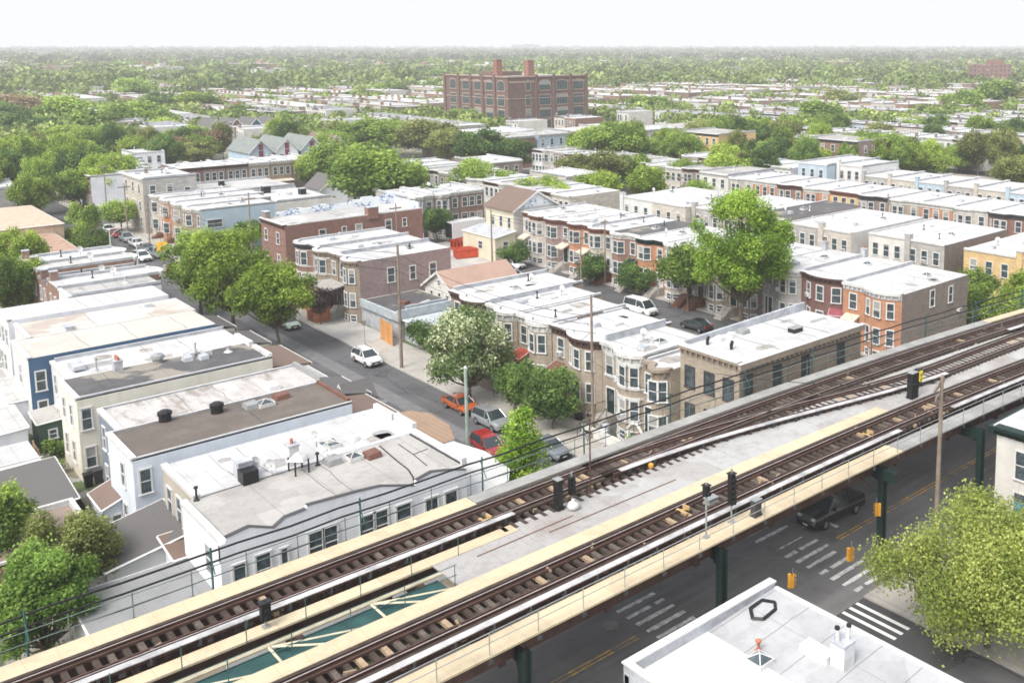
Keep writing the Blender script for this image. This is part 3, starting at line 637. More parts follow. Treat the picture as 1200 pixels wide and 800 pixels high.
for i,y in enumerate((39.85,39.0,38.16,37.28,36.46,35.5,34.6,33.7,32.8)): worn(mk,33.15,36.0,y-.17,y+.17,seed=20+i)
for i in range(12): worn(mk,36.5+i*.66,36.78+i*.66,41.0,44.2,seed=40+i)
obj('crosswalk_stripes',mk,kind='structure')
mk=MB().m(plain('road_paint_fresh',(.72,.72,.72),.6,.12,2))
for x in (37.0,37.65,38.3,38.95,39.6,40.25,40.9,41.55,42.3,42.95,43.6): mk.face((x,27.4,.013),(x+.26,27.4,.013),(x+.26,30.95,.013),(x,30.95,.013))
mk.m(roadw); worn(mk,31.6,32.1,31.3,36.0,seed=77)
obj('crosswalk_bars',mk,kind='structure')
mk=MB().m(roady)
for y in (36.35,36.62):
    worn(mk,-30,32.4,y+.75,y+.87,seed=3); worn(mk,49,120,y-.3,y-.18,seed=4)
obj('road_centre_line',mk,kind='structure')
mk=MB().m(roadw); worn(mk,30.4,30.9,31.4,34.2,seed=8); worn(mk,50,50.4,37.2,40.6,seed=9)
obj('stop_line',mk,kind='structure')
for lab,X,Y in (('round iron manhole cover in the avenue beside the left crossing',32.1,39.15),('round manhole cover in the residential street near the red car',39.2,80)):
    o=obj('manhole_cover',MB().m(plain('manhole_iron',(.2,.195,.19),.6,.3,4)).lathe([(.45,0),(.45,.012),(.36,.016)],n=16),None,(X,Y,.012)); tag(o,lab,'manhole cover')
# ================================================================ elevated railway
def s_(E): return 0 if E<38 else (-.0011*(E-38)**2 if E<95 else -.0011*57**2-.125*(E-95))
XS=[-25+2.5*i for i in range(74)]
def strip(mb,n0,n1,z0,z1,E0=-25,E1=155,f=s_):
    xs=[E0]+[x for x in XS if E0<x<E1]+[E1]
    mb.loft([[(x,n0+f(x),z0),(x,n1+f(x),z0),(x,n1+f(x),z1),(x,n0+f(x),z1)] for x in xs]); return mb
via=thing('elevated_railway_viaduct','elevated steel railway viaduct with yellow walkways crossing over the avenue','elevated railway',(0,39,0)); VO=(0,-39,0)
def vpart(name,mb,**k): o=obj(name,mb,via,VO,**k); return o
g=MB().m(steel)
for n in (33.35,35.5,37.4,41.4,43.,44.6): strip(g,n-.12,n+.12,5.75,6.62)

x=-20
while x<150: g.box(x-.15,x+.15,33.3+s_(x),44.8+s_(x),5.5,6.3); x+=5.9
vpart('girder',g)
for n0,n1,a,b_ in ((44.35,45.55,-25,27),(44.75,45.55,80,155),(40.4,41.2,-25,27),(36.75,38.0,-25,55),(32.35,33.6,-25,50)):
    m_=MB().m(fibre); strip(m_,n0,n1,6.9,7.0,a,b_)
    mm=m_; vpart('walkway',mm)
c=MB().m(concrete); strip(c,44.6,45.55,6.9,7.0,27.05,79.95); vpart('walkway_concrete',c)
c=MB().m(concrete); strip(c,32.35,33.5,6.9,7.0,50.05,155); vpart('walkway_concrete',c)
m_=MB().m(plank); strip(m_,38.02,40.38,6.9,6.985,22,27); strip(m_,38.02,41.2,6.9,6.985,27.02,55); strip(m_,37.0,41.6,6.88,6.97,55.02,155); strip(m_,41.6,42.4,6.8,6.9,50,155); vpart('plank_deck',m_)
e=MB().m(plain('yellow_flange',(.4,.36,.26),.6)); strip(e,39.5,39.75,6.86,6.93,-25,22); strip(e,38.02,38.12,6.55,6.9,-25,22); vpart('flange',e)
k=MB().m(plain('netting_teal',(.03,.09,.09),.7,.35,1.5)); strip(k,38.1,39.8,6.5,6.52,-25,21.9); vpart('safety_sheet',k)
k=MB().m(plain('yellow_brace',(.55,.5,.37),.6)); x=-18.4
while x<22:
    k.tube((x,39.5,6.86),(x,38.05,6.86),.07,n=4).tube((x+.1,39.5,6.86),(x+1.9,38.05,6.86),.06,n=4).tube((x+.1,39.5,6.86),(x+3.6,38.05,6.86),.05,n=4); x+=4.6
vpart('cross_brace',k)
k=MB().m(teal)
for zz in (7.45,7.95): k.tube((-25,38.15,zz),(22,38.15,zz),.02,n=4)
xx=-24
while xx<22: k.tube((xx,38.15,6.9),(xx,38.15,7.97),.022,n=4); k.tube((xx+1.5,40.35,6.9),(xx+1.5,40.35,8.0),.022,n=4); xx+=2.55
vpart('railing',k)
k=MB().m(grey); xx=-24.
while xx<150:
    n=32.42+s_(xx); k.tube((xx,n,6.7),(xx,n,8.0),.028,n=4); k.m(dkgrey).box(xx-.1,xx+.1,n-.12,n,6.66,6.82).m(grey); xx+=2.45
for zz in (7.55,8.0):
    for a,b_ in zip(XS,XS[1:]): k.tube((a,32.42+s_(a),zz),(b_,32.42+s_(b_),zz),.025,n=4)
vpart('railing',k)
k=MB().m(plain('greenish_rail',(.13,.17,.16),.5)); xx=-24.
while xx<150:
    n=45.75+s_(xx); k.tube((xx,n,6.7),(xx,n,8.15),.028,n=4); k.box(xx-.1,xx+.1,n-.15,n+.1,6.7,6.9); xx+=2.45
for zz in (7.5,8.02):
    for a,b_ in zip(XS,XS[1:]): k.tube((a,45.75+s_(a),zz),(b_,45.75+s_(b_),zz),.024,n=4)
vpart('railing',k)
k=MB().m(black)
for n,zz,r in ((46.05,8.05,.05),(46.2,8.5,.055),(46.1,7.3,.03)):
    for a,b_ in zip(XS,XS[1:]): k.tube((a,n+s_(a),zz+.05*math.sin(a)),(b_,n+s_(b_),zz+.05*math.sin(b_)),r,n=5)
xx=-23.
while xx<150: k.m(teal).tube((xx,46.12+s_(xx),6.5),(xx,46.12+s_(xx),8.75),.05,n=5).tube((xx,45.7+s_(xx),7.6),(xx,46.3+s_(xx),8.5),.03,n=4); xx+=7.35
vpart('power_cable',k)
k=MB().m(teal); 
for xx in (-12.6,-1,10.6,21.9,34.1,48.4,58.2,72,86,100,116,132,148):
    for side in (32.55 if xx<58 else 31.4, 45.2):
        n=side+(s_(xx) if xx!=58.2 and xx!=48.4 else 0); a=MB().m(dkgreen)
        a.box(xx-.2,xx+.2,n-.05,n+.05,.12 if side>40 else .0,6.3).box(xx-.23,xx-.18,n-.2,n+.2,0,6.3).box(xx+.18,xx+.23,n-.2,n+.2,0,6.3).box(xx-.4,xx+.4,n-.35,n+.35,-.02,.25)
        s=1 if side<40 else -1
        for q in range(5): a.box(xx-.07,xx+.07,n+s*(.2+.25*q),n+s*(.3+.25*(q+1)),5.4+.18*q,6.3)
        vpart('column',a)
for xx in (48.4,58.2): vpart('cross_girder',MB().m(dkgreen).box(xx-.2,xx+.2,31.6,45,5.55,6.25))
k=MB().m(plain('conduit_rust',(.2,.12,.09),.8))
for (a0,n0,a1,n1) in ((28,39.1,37,39.05),(24,39.6,30,39.7)): k.tube((a0,n0,7.01),(a1,n1,7.01),.03,n=5)
vpart('conduit',k)
k=MB().m(plain('offcut_timber',(.3,.22,.15),.9)); rn=random.Random(4)
for i in range(26): e=rn.uniform(9,80); n=rn.choice((35.55,42.95))+rn.uniform(-1.2,1.2)+s_(e); k.box(e-.25,e+.25,n-.05,n+.05,7.03,7.12,rz=rn.uniform(0,3))
vpart('loose_timber',k,kind='stuff')
# tracks
def track(label,cA,E0,E1,f,cover=None,nind=100,lab2='sleeper'):
    root=thing('railway_track',label,'railway track',((E0+E1)/2,cA+f((E0+E1)/2),7)); L0=(-(E0+E1)/2,-(cA+f((E0+E1)/2)),-7)
    z=7.02
    for d in (-.75,.75):
        a=MB().m(steel); strip(a,cA+d-.065,cA+d+.065,z,z+.03,E0,E1,f); strip(a,cA+d-.02,cA+d+.02,z+.03,z+.13,E0,E1,f); a.m(steel); strip(a,cA+d-.045,cA+d+.045,z+.13,z+.165,E0,E1,f)
        a.m(railtop); strip(a,cA+d-.03,cA+d+.03,z+.165,z+.17,E0,E1,f); obj('rail',a,root,L0)
    for d in (-.48,.48): a=MB().m(steel); strip(a,cA+d-.04,cA+d+.04,z,z+.12,E0,E1,f); obj('guard_rail',a,root,L0)
    for d in (-1.08,1.08): a=MB().m(sleepm[0]); strip(a,cA+d-.11,cA+d+.11,z,z+.13,E0,E1,f); obj('guard_timber',a,root,L0)
    xs=[]; x=E0+.2
    while x<E1: xs.append(x); x+=.56
    vis=sorted([x for x in xs if 8<x<100],key=lambda x:x)[:nind]
    sm_=[MB().m(m).box(-.12,.12,-1.3,1.3,-.18,.0).mesh('sleeper') for m in sleepm]; rn=random.Random(int(cA*10))
    rest=[MB() for _ in range(1)]
    for x in xs:
        mi=rn.choices((0,1,2),(6,3,1))[0]
        if x in vis: obj('sleeper',sm_[mi],root,(x+L0[0],cA+f(x)+L0[1]+rn.uniform(-.04,.04),z-.001-7))
        else: rest[0].m(sleepm[mi]).box(x-.12,x+.12,cA+f(x)-1.3,cA+f(x)+1.3,z-.18,z-.001)
    if rest[0].f: obj('sleepers',rest[0],root,L0,kind='stuff')
    for (n,a0,a1) in cover or ():
        a=MB().m(covw); strip(a,n-.19,n+.17,z+.3,z+.34,a0,a1,f); obj('third_rail_cover',a,root,L0)
        a=MB().m(steel); strip(a,n-.05,n+.05,z+.1,z+.26,a0-.5,a1+.5,f); obj('third_rail',a,root,L0)
        bm_=MB().m(dkgrey).box(-.05,.05,-.22,-.17,-.03,.3).box(-.1,.1,-.15,.12,-.05,.1).mesh('cover_bracket'); x=a0+.6
        while x<a1:
            if 5<x<100: obj('cover_bracket',bm_,root,(x+L0[0],n+f(x)+L0[1],z+L0[2]))
            x+=1.9
    return root
def smst(t): t=max(0,min(1,t)); return t*t*(3-2*t)
def fC(E): return s_(E)*(1-.45*smst((E-55)/15)) -3.75*smst((E-34)/34)
track('near railway track beside the south railing, with long white third rail cover',35.55,-25,155,s_,cover=((33.95,-25,52),(33.95,58,120)))
track('far railway track running beside the north railing and its cables',42.95,-25,155,s_,cover=((41.6,-25,27.5),(41.65,78,140)))
track('diverging middle railway track that curves off the far track through the switch',42.95,34.,155,fC,cover=((41.7,35,64),(44.3,80,130)))
a=MB().m(sleepm[0]); 
for i in range(26): x=26.5+i*.62; a.box(x-.12,x+.12,40.7,42.1,6.84,7.0)
vpart('switch_timber',a)
# ================================================================ trackside signals
def sigbox(label,E,n,h,w=.45,d=.35,m=None,z=7,lamps=None):
    r=thing('signal_box',label,'railway signal',(E,n,z)); obj('cabinet',MB().m(m or black).box(-w/2,w/2,-d/2,d/2,.1,h).box(-w/2-.05,w/2+.05,-d/2-.05,d/2+.05,0,.1).m(grey).box(-w/2-.04,w/2+.04,-d/2-.04,d/2+.04,h,h+.04),r)
    return r
r=sigbox('tall black signal cabinet with a white bag at its foot',29.9,40.85,1.7,.34,.42)
bag=obj('rubbish_bag',MB().m(trimw).lathe([(.1,0),(.32,.06),(.36,.22),(.25,.4),(.08,.5),(.12,.58)],n=9),None,(30.5,40.3,6.99),smooth=True); tag(bag,'crumpled white plastic bag beside the tall black cabinet','bag')
def sigpole(label,E,n,h,heads=(),z=7,m=None,r=.05):
    o=thing('signal_post',label,'railway signal',(E,n,z)); obj('post',MB().m(m or grey).tube((0,0,0),(0,0,h),r).box(-.15,.15,-.15,.15,0,.06),o)
    for (hz,hh,ww) in heads:
        hd=obj('signal_head',MB().m(black).box(-ww/2,ww/2,-.15,.15,hz,hz+hh).box(-ww/2-.06,ww/2+.06,-.2,.2,hz+hh,hz+hh+.05),o)
        for q in range(int(hh/.3)): obj('signal_lens',MB().m(black).lathe([(.11,-.28),(.11,-.15)],(0,0,hz+.17+q*.3),8,'y').m(grey).lathe([(.07,-.2),(.07,-.15)],(0,0,hz+.17+q*.3),8,'y'),hd)
    return o
sigpole('slim signal post with short head beside the tall black cabinet',30.75,40.75,1.9,((.6,1.,.3),))
sigpole('bare rusty pole taller than the signals beside the far track',32.4,41.2,4.6,(),m=steel,r=.045)
sigpole('dark stubby signal standing on the yellow walkway between tracks',14.2,40.85,1.2,((.35,.8,.4),))
sigpole('tall black signal mast on the near railing with three stacked lenses',35.6,33.3,3.0,((1.,1.7,.3),),r=.05)
sigpole('slender grey signal post left of the tall black mast on the near railing',33.5,33.1,2.9,((2.25,.55,.26),))
sigbox('small grey signal box on the outer walkway right of the tall mast',37.1,32.9,.9,.5,.35,dkgrey)
sigbox('low grey relay case lying between rails of the near track',36.4,35.6,.3,.7,.4,grey)
r=sigbox('large black signal cabinet with a yellow number plate on the middle deck',58.4,37.0,1.85,.72,.45)
pl=obj('number_plate',MB().m(plain('plate_yellow',(.75,.6,.06),.5)).box(.5,.86,-.3,-.2,1.1,1.85),r)
q=MB().m(black)
for dx,dz in ((.56,1.55),(.7,1.55),(.56,1.2),(.7,1.2)): q.lathe([(.05,-.315),(.05,-.3)],(dx+.02,0,dz+.05),8,'y')
obj('plate_lens',q,r); obj('signal_head',MB().m(black).box(.5,.9,-.2,.2,.9,1.95).tube((.7,0,0),(.7,0,.9),.06),r)
for i,(E,n,lab) in enumerate(((43.5,36.0,'bare'),(27.9,41.4,'x'))): pass
for lab,E,n in (('yellow train stop arm on the near track by the tall black mast',34.6,35.9),('yellow train stop arm on the far track left of the black cabinet',26.3,42.4),('yellow train stop arm on the near track below the timber pole',50.4,35.1)):
    o=obj('train_stop',MB().m(plain('stop_arm_yellow',(.42,.3,.14),.6)).box(-.3,.3,-.08,.08,.03,.12).box(-.3,-.15,-.5,.3,.03,.14).box(.1,.2,-.3,.2,.1,.3),None,(E,n,7.02)); tag(o,lab,'train stop')
o=obj('safety_lamp',MB().m(yel).lathe([(.1,0),(.17,.08),(.17,.25),(.06,.33)],n=10),None,(37.,41.2,7.0)); tag(o,'round yellow safety lamp beside the far track switch','lamp')
# ================================================================ west block seen from behind
def rows(): pass
h=house('white clapboard house with grey roof and stepped side wall beside the viaduct',15.6,29.5,49.85,56.8,6.6,rear=True,front=False,fm=S_wh,sm=S_wh,rm=RG,pp=(.0,.0),floors=[4.1],cols=[(5.9,.8),(4.2,.8)],bits=False,cat='house',name='flat_roofed_house',chim=())
pr=[(15.22,7.3),(15.5,7.38),(15.53,7.6),(16.72,7.78),(17.95,7.27),(18.56,7.63),(19.7,7.7),(19.74,7.9),(22.75,7.72),(24.0,7.6),(26.07,6.95),(26.19,7.23),(27.2,7.44),(28.27,7.21),(29.5,6.85)]
a=MB().m(S_wh); c2=MB().m(dkgrey)
for (e0,z0),(e1,z1) in zip(pr,pr[1:]):
    z0-=.35; z1-=.35
    a.hexa([(e0,49.6,6.0),(e1,49.6,6.0),(e1,49.84,6.0),(e0,49.84,6.0),(e0,49.6,z0),(e1,49.6,z1),(e1,49.84,z1),(e0,49.84,z0)])
    if e1-e0>.3: c2.hexa([(e0,49.57,z0),(e1,49.57,z1),(e1,49.87,z1),(e0,49.87,z0),(e0,49.57,z0+.03),(e1,49.57,z1+.03),(e1,49.87,z1+.03),(e0,49.87,z0+.03)])
a.face((15.22,49.6,0),(29.5,49.6,0),(29.5,49.6,6.0),(15.22,49.6,6.0)); a.face((15.22,49.84,0),(15.22,49.6,0),(15.22,49.6,6.9),(15.22,49.84,6.9))
TAR=1
def kid(name,mb,par,**k):
    o=obj(name,mb,par,**k); L,Rr,S=par.matrix_basis.decompose(); Mi=Matrix.LocRotScale(L,Rr,None).inverted(); o.matrix_basis=Mi; return o
kid('tar_seam',MB().m(black).path([(27.3,56.4,6.59),(27.,53.5,6.59),(26.9,52,6.59),(26.6,50.8,6.59),(26.2,49.9,6.59)],.05,4).path([(28.3,55.8,6.59),(28.2,53.7,6.59),(27.98,51.6,6.59)],.035,4).path([(28.2,53.7,6.59),(29.3,53.85,6.59)],.03,4).path([(16.5,56.7,6.59),(18.7,56.8,6.59),(24,56.7,6.59)],.025,4),h)
kid('stepped_parapet',a,h); kid('coping',c2,h)
def wwin(par,E,n,z,w_,h_,ang=0):   # window given in world coordinates on a -N wall
    L=par.location; 
    if abs(par.rotation_euler[2])>1: x,y=L.y-n,E-L.x; window(par,x,y,z,w_,h_,PI/2+ang)
    else: window(par,E-L.x,n-L.y,z,w_,h_,ang)
for E,z,w_ in ((16.1,3.9,.6),(17.3,4.0,.75),(18.4,3.9,.35),(20.1,4.2,.75),(20.95,4.2,.75),(23.1,4.1,.8),(23.9,4.1,.8),(25.3,4.0,.9),(27.1,3.8,.8),(28.4,3.8,.8)): wwin(h,E,49.6,z,w_,1.75)
x=MB().m(trimw).box(-.0,.22,-.0,11.6,.0,.0)
def wl(par,E,n): L=par.location; return (L.y-n,E-L.x) if abs(par.rotation_euler[2])>1 else (E-L.x,n-L.y)
for E,n,z in ((24.,56.,0),(26.2,55.2,1),(25.2,55.6,2)):
    q=wl(h,E,n); (skylight(h,*q,6.6,.9,.9) if z==2 else hatch(h,*q,6.6,redbrown if z else grey,1.,.9))
q=wl(h,23.2,56.3); pipe(h,*q,6.6,.7); q=wl(h,16.3,56.5); pipe(h,*q,6.6,.7); q=wl(h,20.6,57.0-.3); dish(h,*q,6.6,.5); q=wl(h,24.,56.6); dish(h,*q,6.6,.3)
q=wl(h,22.,56.2); obj('roof_frame',MB().m(black).tube((-.5,-.4,0),(-.5,-.4,.9),.05).tube((.5,-.4,0),(.5,-.4,.9),.05).tube((-.5,.4,0),(-.5,.4,.9),.05).tube((.5,.4,0),(.5,.4,.9),.05).m(trimw).lathe([(.7,.85),(.55,1.),(.1,1.25)],n=4),h,(*q,6.55))
h2=house('white roofed house adjoining the stepped grey roof house, with chimneys and dishes on its roof',16.3,29.9,56.81,62.7,6.65,rear=True,front=False,fm=S_ta,sm=S_wh,rm=RW,floors=[4.,1.2],pp=(0,.0),bits=False,cat='house',name='flat_roofed_house')
for E,n,kx in ((19.3,57.7,'c'),(22.15,57.5,'c2'),(24.9,58.4,'s'),(24.3,59.,'d'),(20.1,57.6,'d'),(26.5,58.2,'h')):
    q=wl(h2,E,n)
    if kx=='c': chimney(h2,*q,6.63,.9,.8,1.0,par,0); obj('roof_unit',MB().m(black).box(-.45,.45,-.45,.45,0,.75),h2,(q[0]+.8,q[1],6.63))
    if kx=='c2': chimney(h2,*q,6.63,.7,.6,1.2,trimw,1)
    if kx=='s': skylight(h2,*q,6.63,1.1,1.1)
    if kx=='d': dish(h2,*q,6.63,.4)
    if kx=='h': hatch(h2,*q,6.63,trimw,.5,.3)
kid('front_parapet',MB().m(trimw).box(29.55,29.9,50.2,53.3,6.5,7.0).box(29.6,29.95,53.4,56.7,6.5,6.95).box(29.95,30.25,57,59.6,6.5,7.15).box(29.95,30.25,59.9,62.6,6.5,7.0).m(dkgrey).box(29.5,29.55,50.4,56.6,6.5,6.75),h2)
# single storey fronts of the corner houses
an=thing('shop_front_extension','low pale grey roofed front extension at the street corner by the viaduct','extension',(30.2,50.3,0))
P=[(-.2,0),(2.6,0),(3.7,1.5),(4.1,5.0),(3.4,8.1),(-.2,8.1)]
obj('wall',MB().m(S_wh).prism(P,0,4.3,False),an); obj('roof',MB().m(roofm('roof_light_grey_cap',(.5,.5,.5),(.33,.33,.33),.4,3.2,.4)).prism([(x-.0+(.15 if x>2 else 0),y) for x,y in P],4.3,4.42),an)
for q in (.9,2.0): window(an,q,0,1.4,.75,1.7,0,white)
window(an,3.2,.75,1.4,.7,1.7,R(54),white)
ap=thing('corner_porch','front porch with worn copper brown roof and white coping','porch',(30.6,58.6,0))
P=[(-.2,0),(3.4,0),(4.5,2.6),(4.7,5.6),(3.9,7.2),(2.6,7.6),(-.2,7.2)]
obj('wall',MB().m(S_wh).prism(P,0,4.35,False),ap); obj('roof',MB().m(roofm('roof_copper_brown',(.28,.19,.13),(.18,.12,.08),.5,.4,.5,.8,0)).prism(P,4.35,4.4),ap)
cp=MB().m(trimw)
for (x0,y0),(x1,y1) in zip(P[:-1],P[1:-0]): cp.tube((x0,y0,4.5),(x1,y1,4.5),.16,n=4)
obj('coping',cp,ap)
h3=house('pale grey sided house with brown tar roof and two black vent cowls',15.3,29.6,65.2,70.95,6.5,rear=True,front=False,fm=S_gr,sm=S_gr,rm=RB,floors=[4.,1.2],cols=[(3.4,.7)],pp=(.08,.05),bits=False,cat='house',name='flat_roofed_house',side=((.65,4.15,.62,1.55),(1.3,.9,.6,1.5)))
for E,n,kx in ((18.8,70.8,'b'),(21.9,69.9,'b'),(24.0,69.3,'h'),(24.9,69.0,'s'),(26.3,69.7,'r')):
    q=wl(h3,E,n)
    if kx=='b': obj('cowl_vent',MB().m(black).lathe([(.42,0),(.4,.4),(.48,.45),(.48,.65),(.25,.78)],n=9),h3,(*q,6.48))
    if kx=='h': hatch(h3,*q,6.48,grey,1.1,.9)
    if kx=='s': skylight(h3,*q,6.48,1.,1.1)
    if kx=='r': hatch(h3,*q,6.48,redbrown,1.,1.)
h3b=house('slate sided house with grey white flat roof stained brown by rust streaks',16.0,29.9,70.96,76.2,6.5,rear=True,front=False,fm=S_dg,sm=S_gr,rm=RGW,floors=[4.,1.2],cols=[(1.3,.7),(3.6,.7)],pp=(.1,0),bits=False,cat='house',name='flat_roofed_house')
q=wl(h3b,26.6,72.2); hatch(h3b,*q,6.48,trimw,1.3,.9)
for hh,lab in ((h3,0),(h3b,1)):
    pass
kid('front_parapet',MB().m(redbrown).box(29.45,29.65,65.6,70.9,6.4,6.7).m(grey).box(29.75,30.0,71,76.1,6.4,6.85),h3b)
h4=house('cream sided house with dark tar roof and pale sand patches, beside the slate house',15.4,29.5,79.6,85.1,6.5,rear=True,front=False,fm=S_cr,sm=S_cr,rm=RD,floors=[4.,1.2],cols=[(1.4,.7),(3.6,.7)],pp=(0,.1),bits=False,cat='house',name='flat_roofed_house',side=((.55,4.1,.62,1.6),(.62,1.2,.62,1.5)))
q=wl(h4,19.4,84.9); chimney(h4,*q,6.48,.9,.6,.75,par,3)
for E,n in ((24.6,84.6),(25.9,84.3),(24.2,83.6),(25.3,83.2)): q=wl(h4,E,n); hatch(h4,*q,6.48,par,.9,.7)
q=wl(h4,27.4,83.6); pipe(h4,*q,6.48,.5,trimw,.12); q=wl(h4,22.3,84.8); obj('roof_fan',MB().m(grey).lathe([(.4,0),(.4,.3),(.55,.35),(.5,.6),(.2,.75)],n=10),h4,(*q,6.48))
kid('front_parapet',MB().m(trimw).box(29.2,29.55,79.7,81.3,6.3,6.8).box(29.25,29.6,81.6,83.4,6.3,6.75).box(29.2,29.55,83.8,85,6.3,6.9).box(29.3,29.65,85.4,87.6,6.3,6.8),h4)
h4b=house('cream house with white coated roof between the dark tar roof and the navy blue wall',16.1,29.6,85.11,91.3,6.35,rear=True,front=False,fm=S_pl,sm=S_cr,rm=RW,floors=[4.,1.2],cols=[(1.4,.7),(4.2,.7)],pp=(.25,0),bits=False,cat='house',name='flat_roofed_house')
q=wl(h4b,17.2,87.8); hatch(h4b,*q,6.48,par,1.9,.9); pipe(h4b,q[0]+1.8,q[1]+1,6.48,.9,grey,.05); q=wl(h4b,25.5,85.8); pipe(h4b,*q,6.48,.6,grey)
h5=house('navy blue sided house with broad cream white roof',14.6,29.1,91.5,98.,6.9,rear=True,front=False,fm=S_pl,sm=S_bl,rm=RC,floors=[4.,1.2],cols=[(3,.8)],pp=(0,0),bits=False,cat='house',name='flat_roofed_house',side=((.75,4.1,.66,1.6),(.75,1.3,.62,1.9)))
h5b=house('white house with cream roof patched in brown along its front, behind the navy house',15.8,29.4,98.01,104.0,6.9,rear=True,front=False,fm=S_pl,sm=S_pl,rm=roofm('roof_cream_patched',(.47,.45,.42),(.3,.24,.2),.5,1.2,.25,.25,1,(.32,.26,.22)),floors=[4.,1.2],pp=(0,0),bits=False,cat='house',name='flat_roofed_house')
q=wl(h5b,19,98.8); chimney(h5b,*q,6.58,1.1,.6,.6,par,0); q=wl(h5b,23,99.4); hatch(h5b,*q,6.58,trimw,.9,.9); q=wl(h5b,26,101); hatch(h5b,*q,6.58,trimw,1.6,.9); q=wl(h5b,26.6,102.5); hatch(h5b,*q,6.58,grey,1.4,.9)
h6=house('white house with blistered white roof, third roof behind the navy blue wall',15.8,29.6,107,112.6,6.6,rear=True,front=False,fm=S_wh,sm=S_wh,rm=roofm('roof_white_blistered',(.47,.465,.455),(.42,.38,.35),.6,1.6,.3,.9,0),floors=[4.,1.2],pp=(0,.0),bits=False,cat='house',name='flat_roofed_house')
h6b=house('white house with silvery parapet roof just behind the blistered white roof',22,30.6,112.8,117.5,6.6,rear=True,front=False,fm=S_wh,rm=RW2,floors=[4.,1.2],pp=(.3,.3),lod=1,cat='house',name='flat_roofed_house')
nm=['first','second','third','fourth','fifth','sixth','seventh','eighth','ninth','tenth','eleventh','twelfth','thirteenth','fourteenth','fifteenth','sixteenth','seventeenth','eighteenth','nineteenth','twentieth']
for i,(a0,a1,rm_,H_,pf) in enumerate(((117.8,122.8,RW,6.6,'bow'),(122.9,127.6,RD,6.0,'flat'),(127.7,132.4,RW2,6.7,'bow'),(132.5,137.2,RW,6.7,'bow'))):
    X0=22-.0*i; r=thing('row_house',['nearest of the four brick houses with rounded fronts at the far left','brick house with sunken dark roof between two white roofs at far left','brick house with scalloped white roof front just behind the sunken dark roof','last white roofed brick house before the conical street trees'][i],'row house',(X0,a1,0),-PI/2,'brick houses at the far end of the near left row')
    w_,d_=a1-a0,31.8-X0; P=profile('bow',w_); back=[(x,d_-y*1.1 if pf=='bow' else d_) for x,y in P]
    poly=[(w_,0),*reversed(back),(0,0)]; poly=[(0,0),(w_,0)]+list(reversed([(x,y) for x,y in back]))
    obj('wall',MB().m(B_brn).prism(poly,0,H_,False),r); obj('roof',MB().m(rm_).face(*[(x,y,H_-.02) for x,y in poly]),r)
    obj('parapet',MB().m(par).box(0.004,.25,0,d_,H_-.1,H_+.28).box(w_-.25,w_-.004,0,d_,H_-.1,H_+.28).m(trimw).box(0.002,.27,0,d_,H_+.28,H_+.32).box(w_-.27,w_-.002,0,d_,H_+.28,H_+.32),r)
    if pf=='bow': a=MB().m(trimw); sweep(a,[(w_-x,-y*-1) for x,y in reversed([(w_-x,y) for x,y in back])] if False else [(x,y) for x,y in back][::-1],[(0,H_-.4),(.25,H_-.1),(.25,H_+.1),(-.2,H_+.12)]); obj('cornice',a,r)
    window(r,w_*.3,0,3.9,.7,1.5); window(r,w_*.7,0,3.9,.7,1.5); chimney(r,.3,.6,H_-.05,.7,.7,1.,B_brn,0); dish(r,w_*.5,d_*.6,H_,1.); pipe(r,w_*.4,d_*.4,H_-.02)
# porches facing the street (over the roof edge)
def porch(label,X0,X1,Y0,Y1,zb,zf,rm_,wm_=S_cr):
    r=thing('porch',label,'porch',(X0,Y0,0)); w_,d_=X1-X0,Y1-Y0
    obj('wall',MB().m(wm_).box(0,w_-.1,.1,d_-.1,0,zf-.05),r)
    obj('roof',MB().m(rm_).hexa([(0,0,zb-.1),(w_,0,zf-.1),(w_,d_,zf-.1),(0,d_,zb-.1),(0,0,zb),(w_,0,zf),(w_,d_,zf),(0,d_,zb)]),r)
    obj('fascia',MB().m(white).box(w_,w_+.06,0,d_,zf-.22,zf+.03),r)
porch('sloping grey shingle porch roof at the street end of the cream house',29.65,33.9,91.6,97.,4.9,4.1,RS)
porch('small dark porch roof beside the parked green car tree',29.65,33.2,98.6,104,5.2,4.3,RS)
porch('ribbed grey brown porch roof in front of the dark tar roof',29.65,34.3,83.4,90.6,4.6,4.0,RSB)
porch('pale porch roof beside the ribbed porch',29.65,33.8,78.2,83.2,4.4,3.9,RG)
porch('dark shingle porch roof with white gable trim beside the wide street',30.0,34.6,72.6,78,5.0,4.0,RS,S_wh)
porch('worn grey brown porch roof in front of the brown tar roof',29.7,34.0,66.6,72.4,4.7,4.1,RSB)
g_=gable('little dormer gable with white trim over the dark porch roof',33.0,35.0,73.2,75.2,3.6,4.6,'X',white,RS,'dormer','porch_gable')
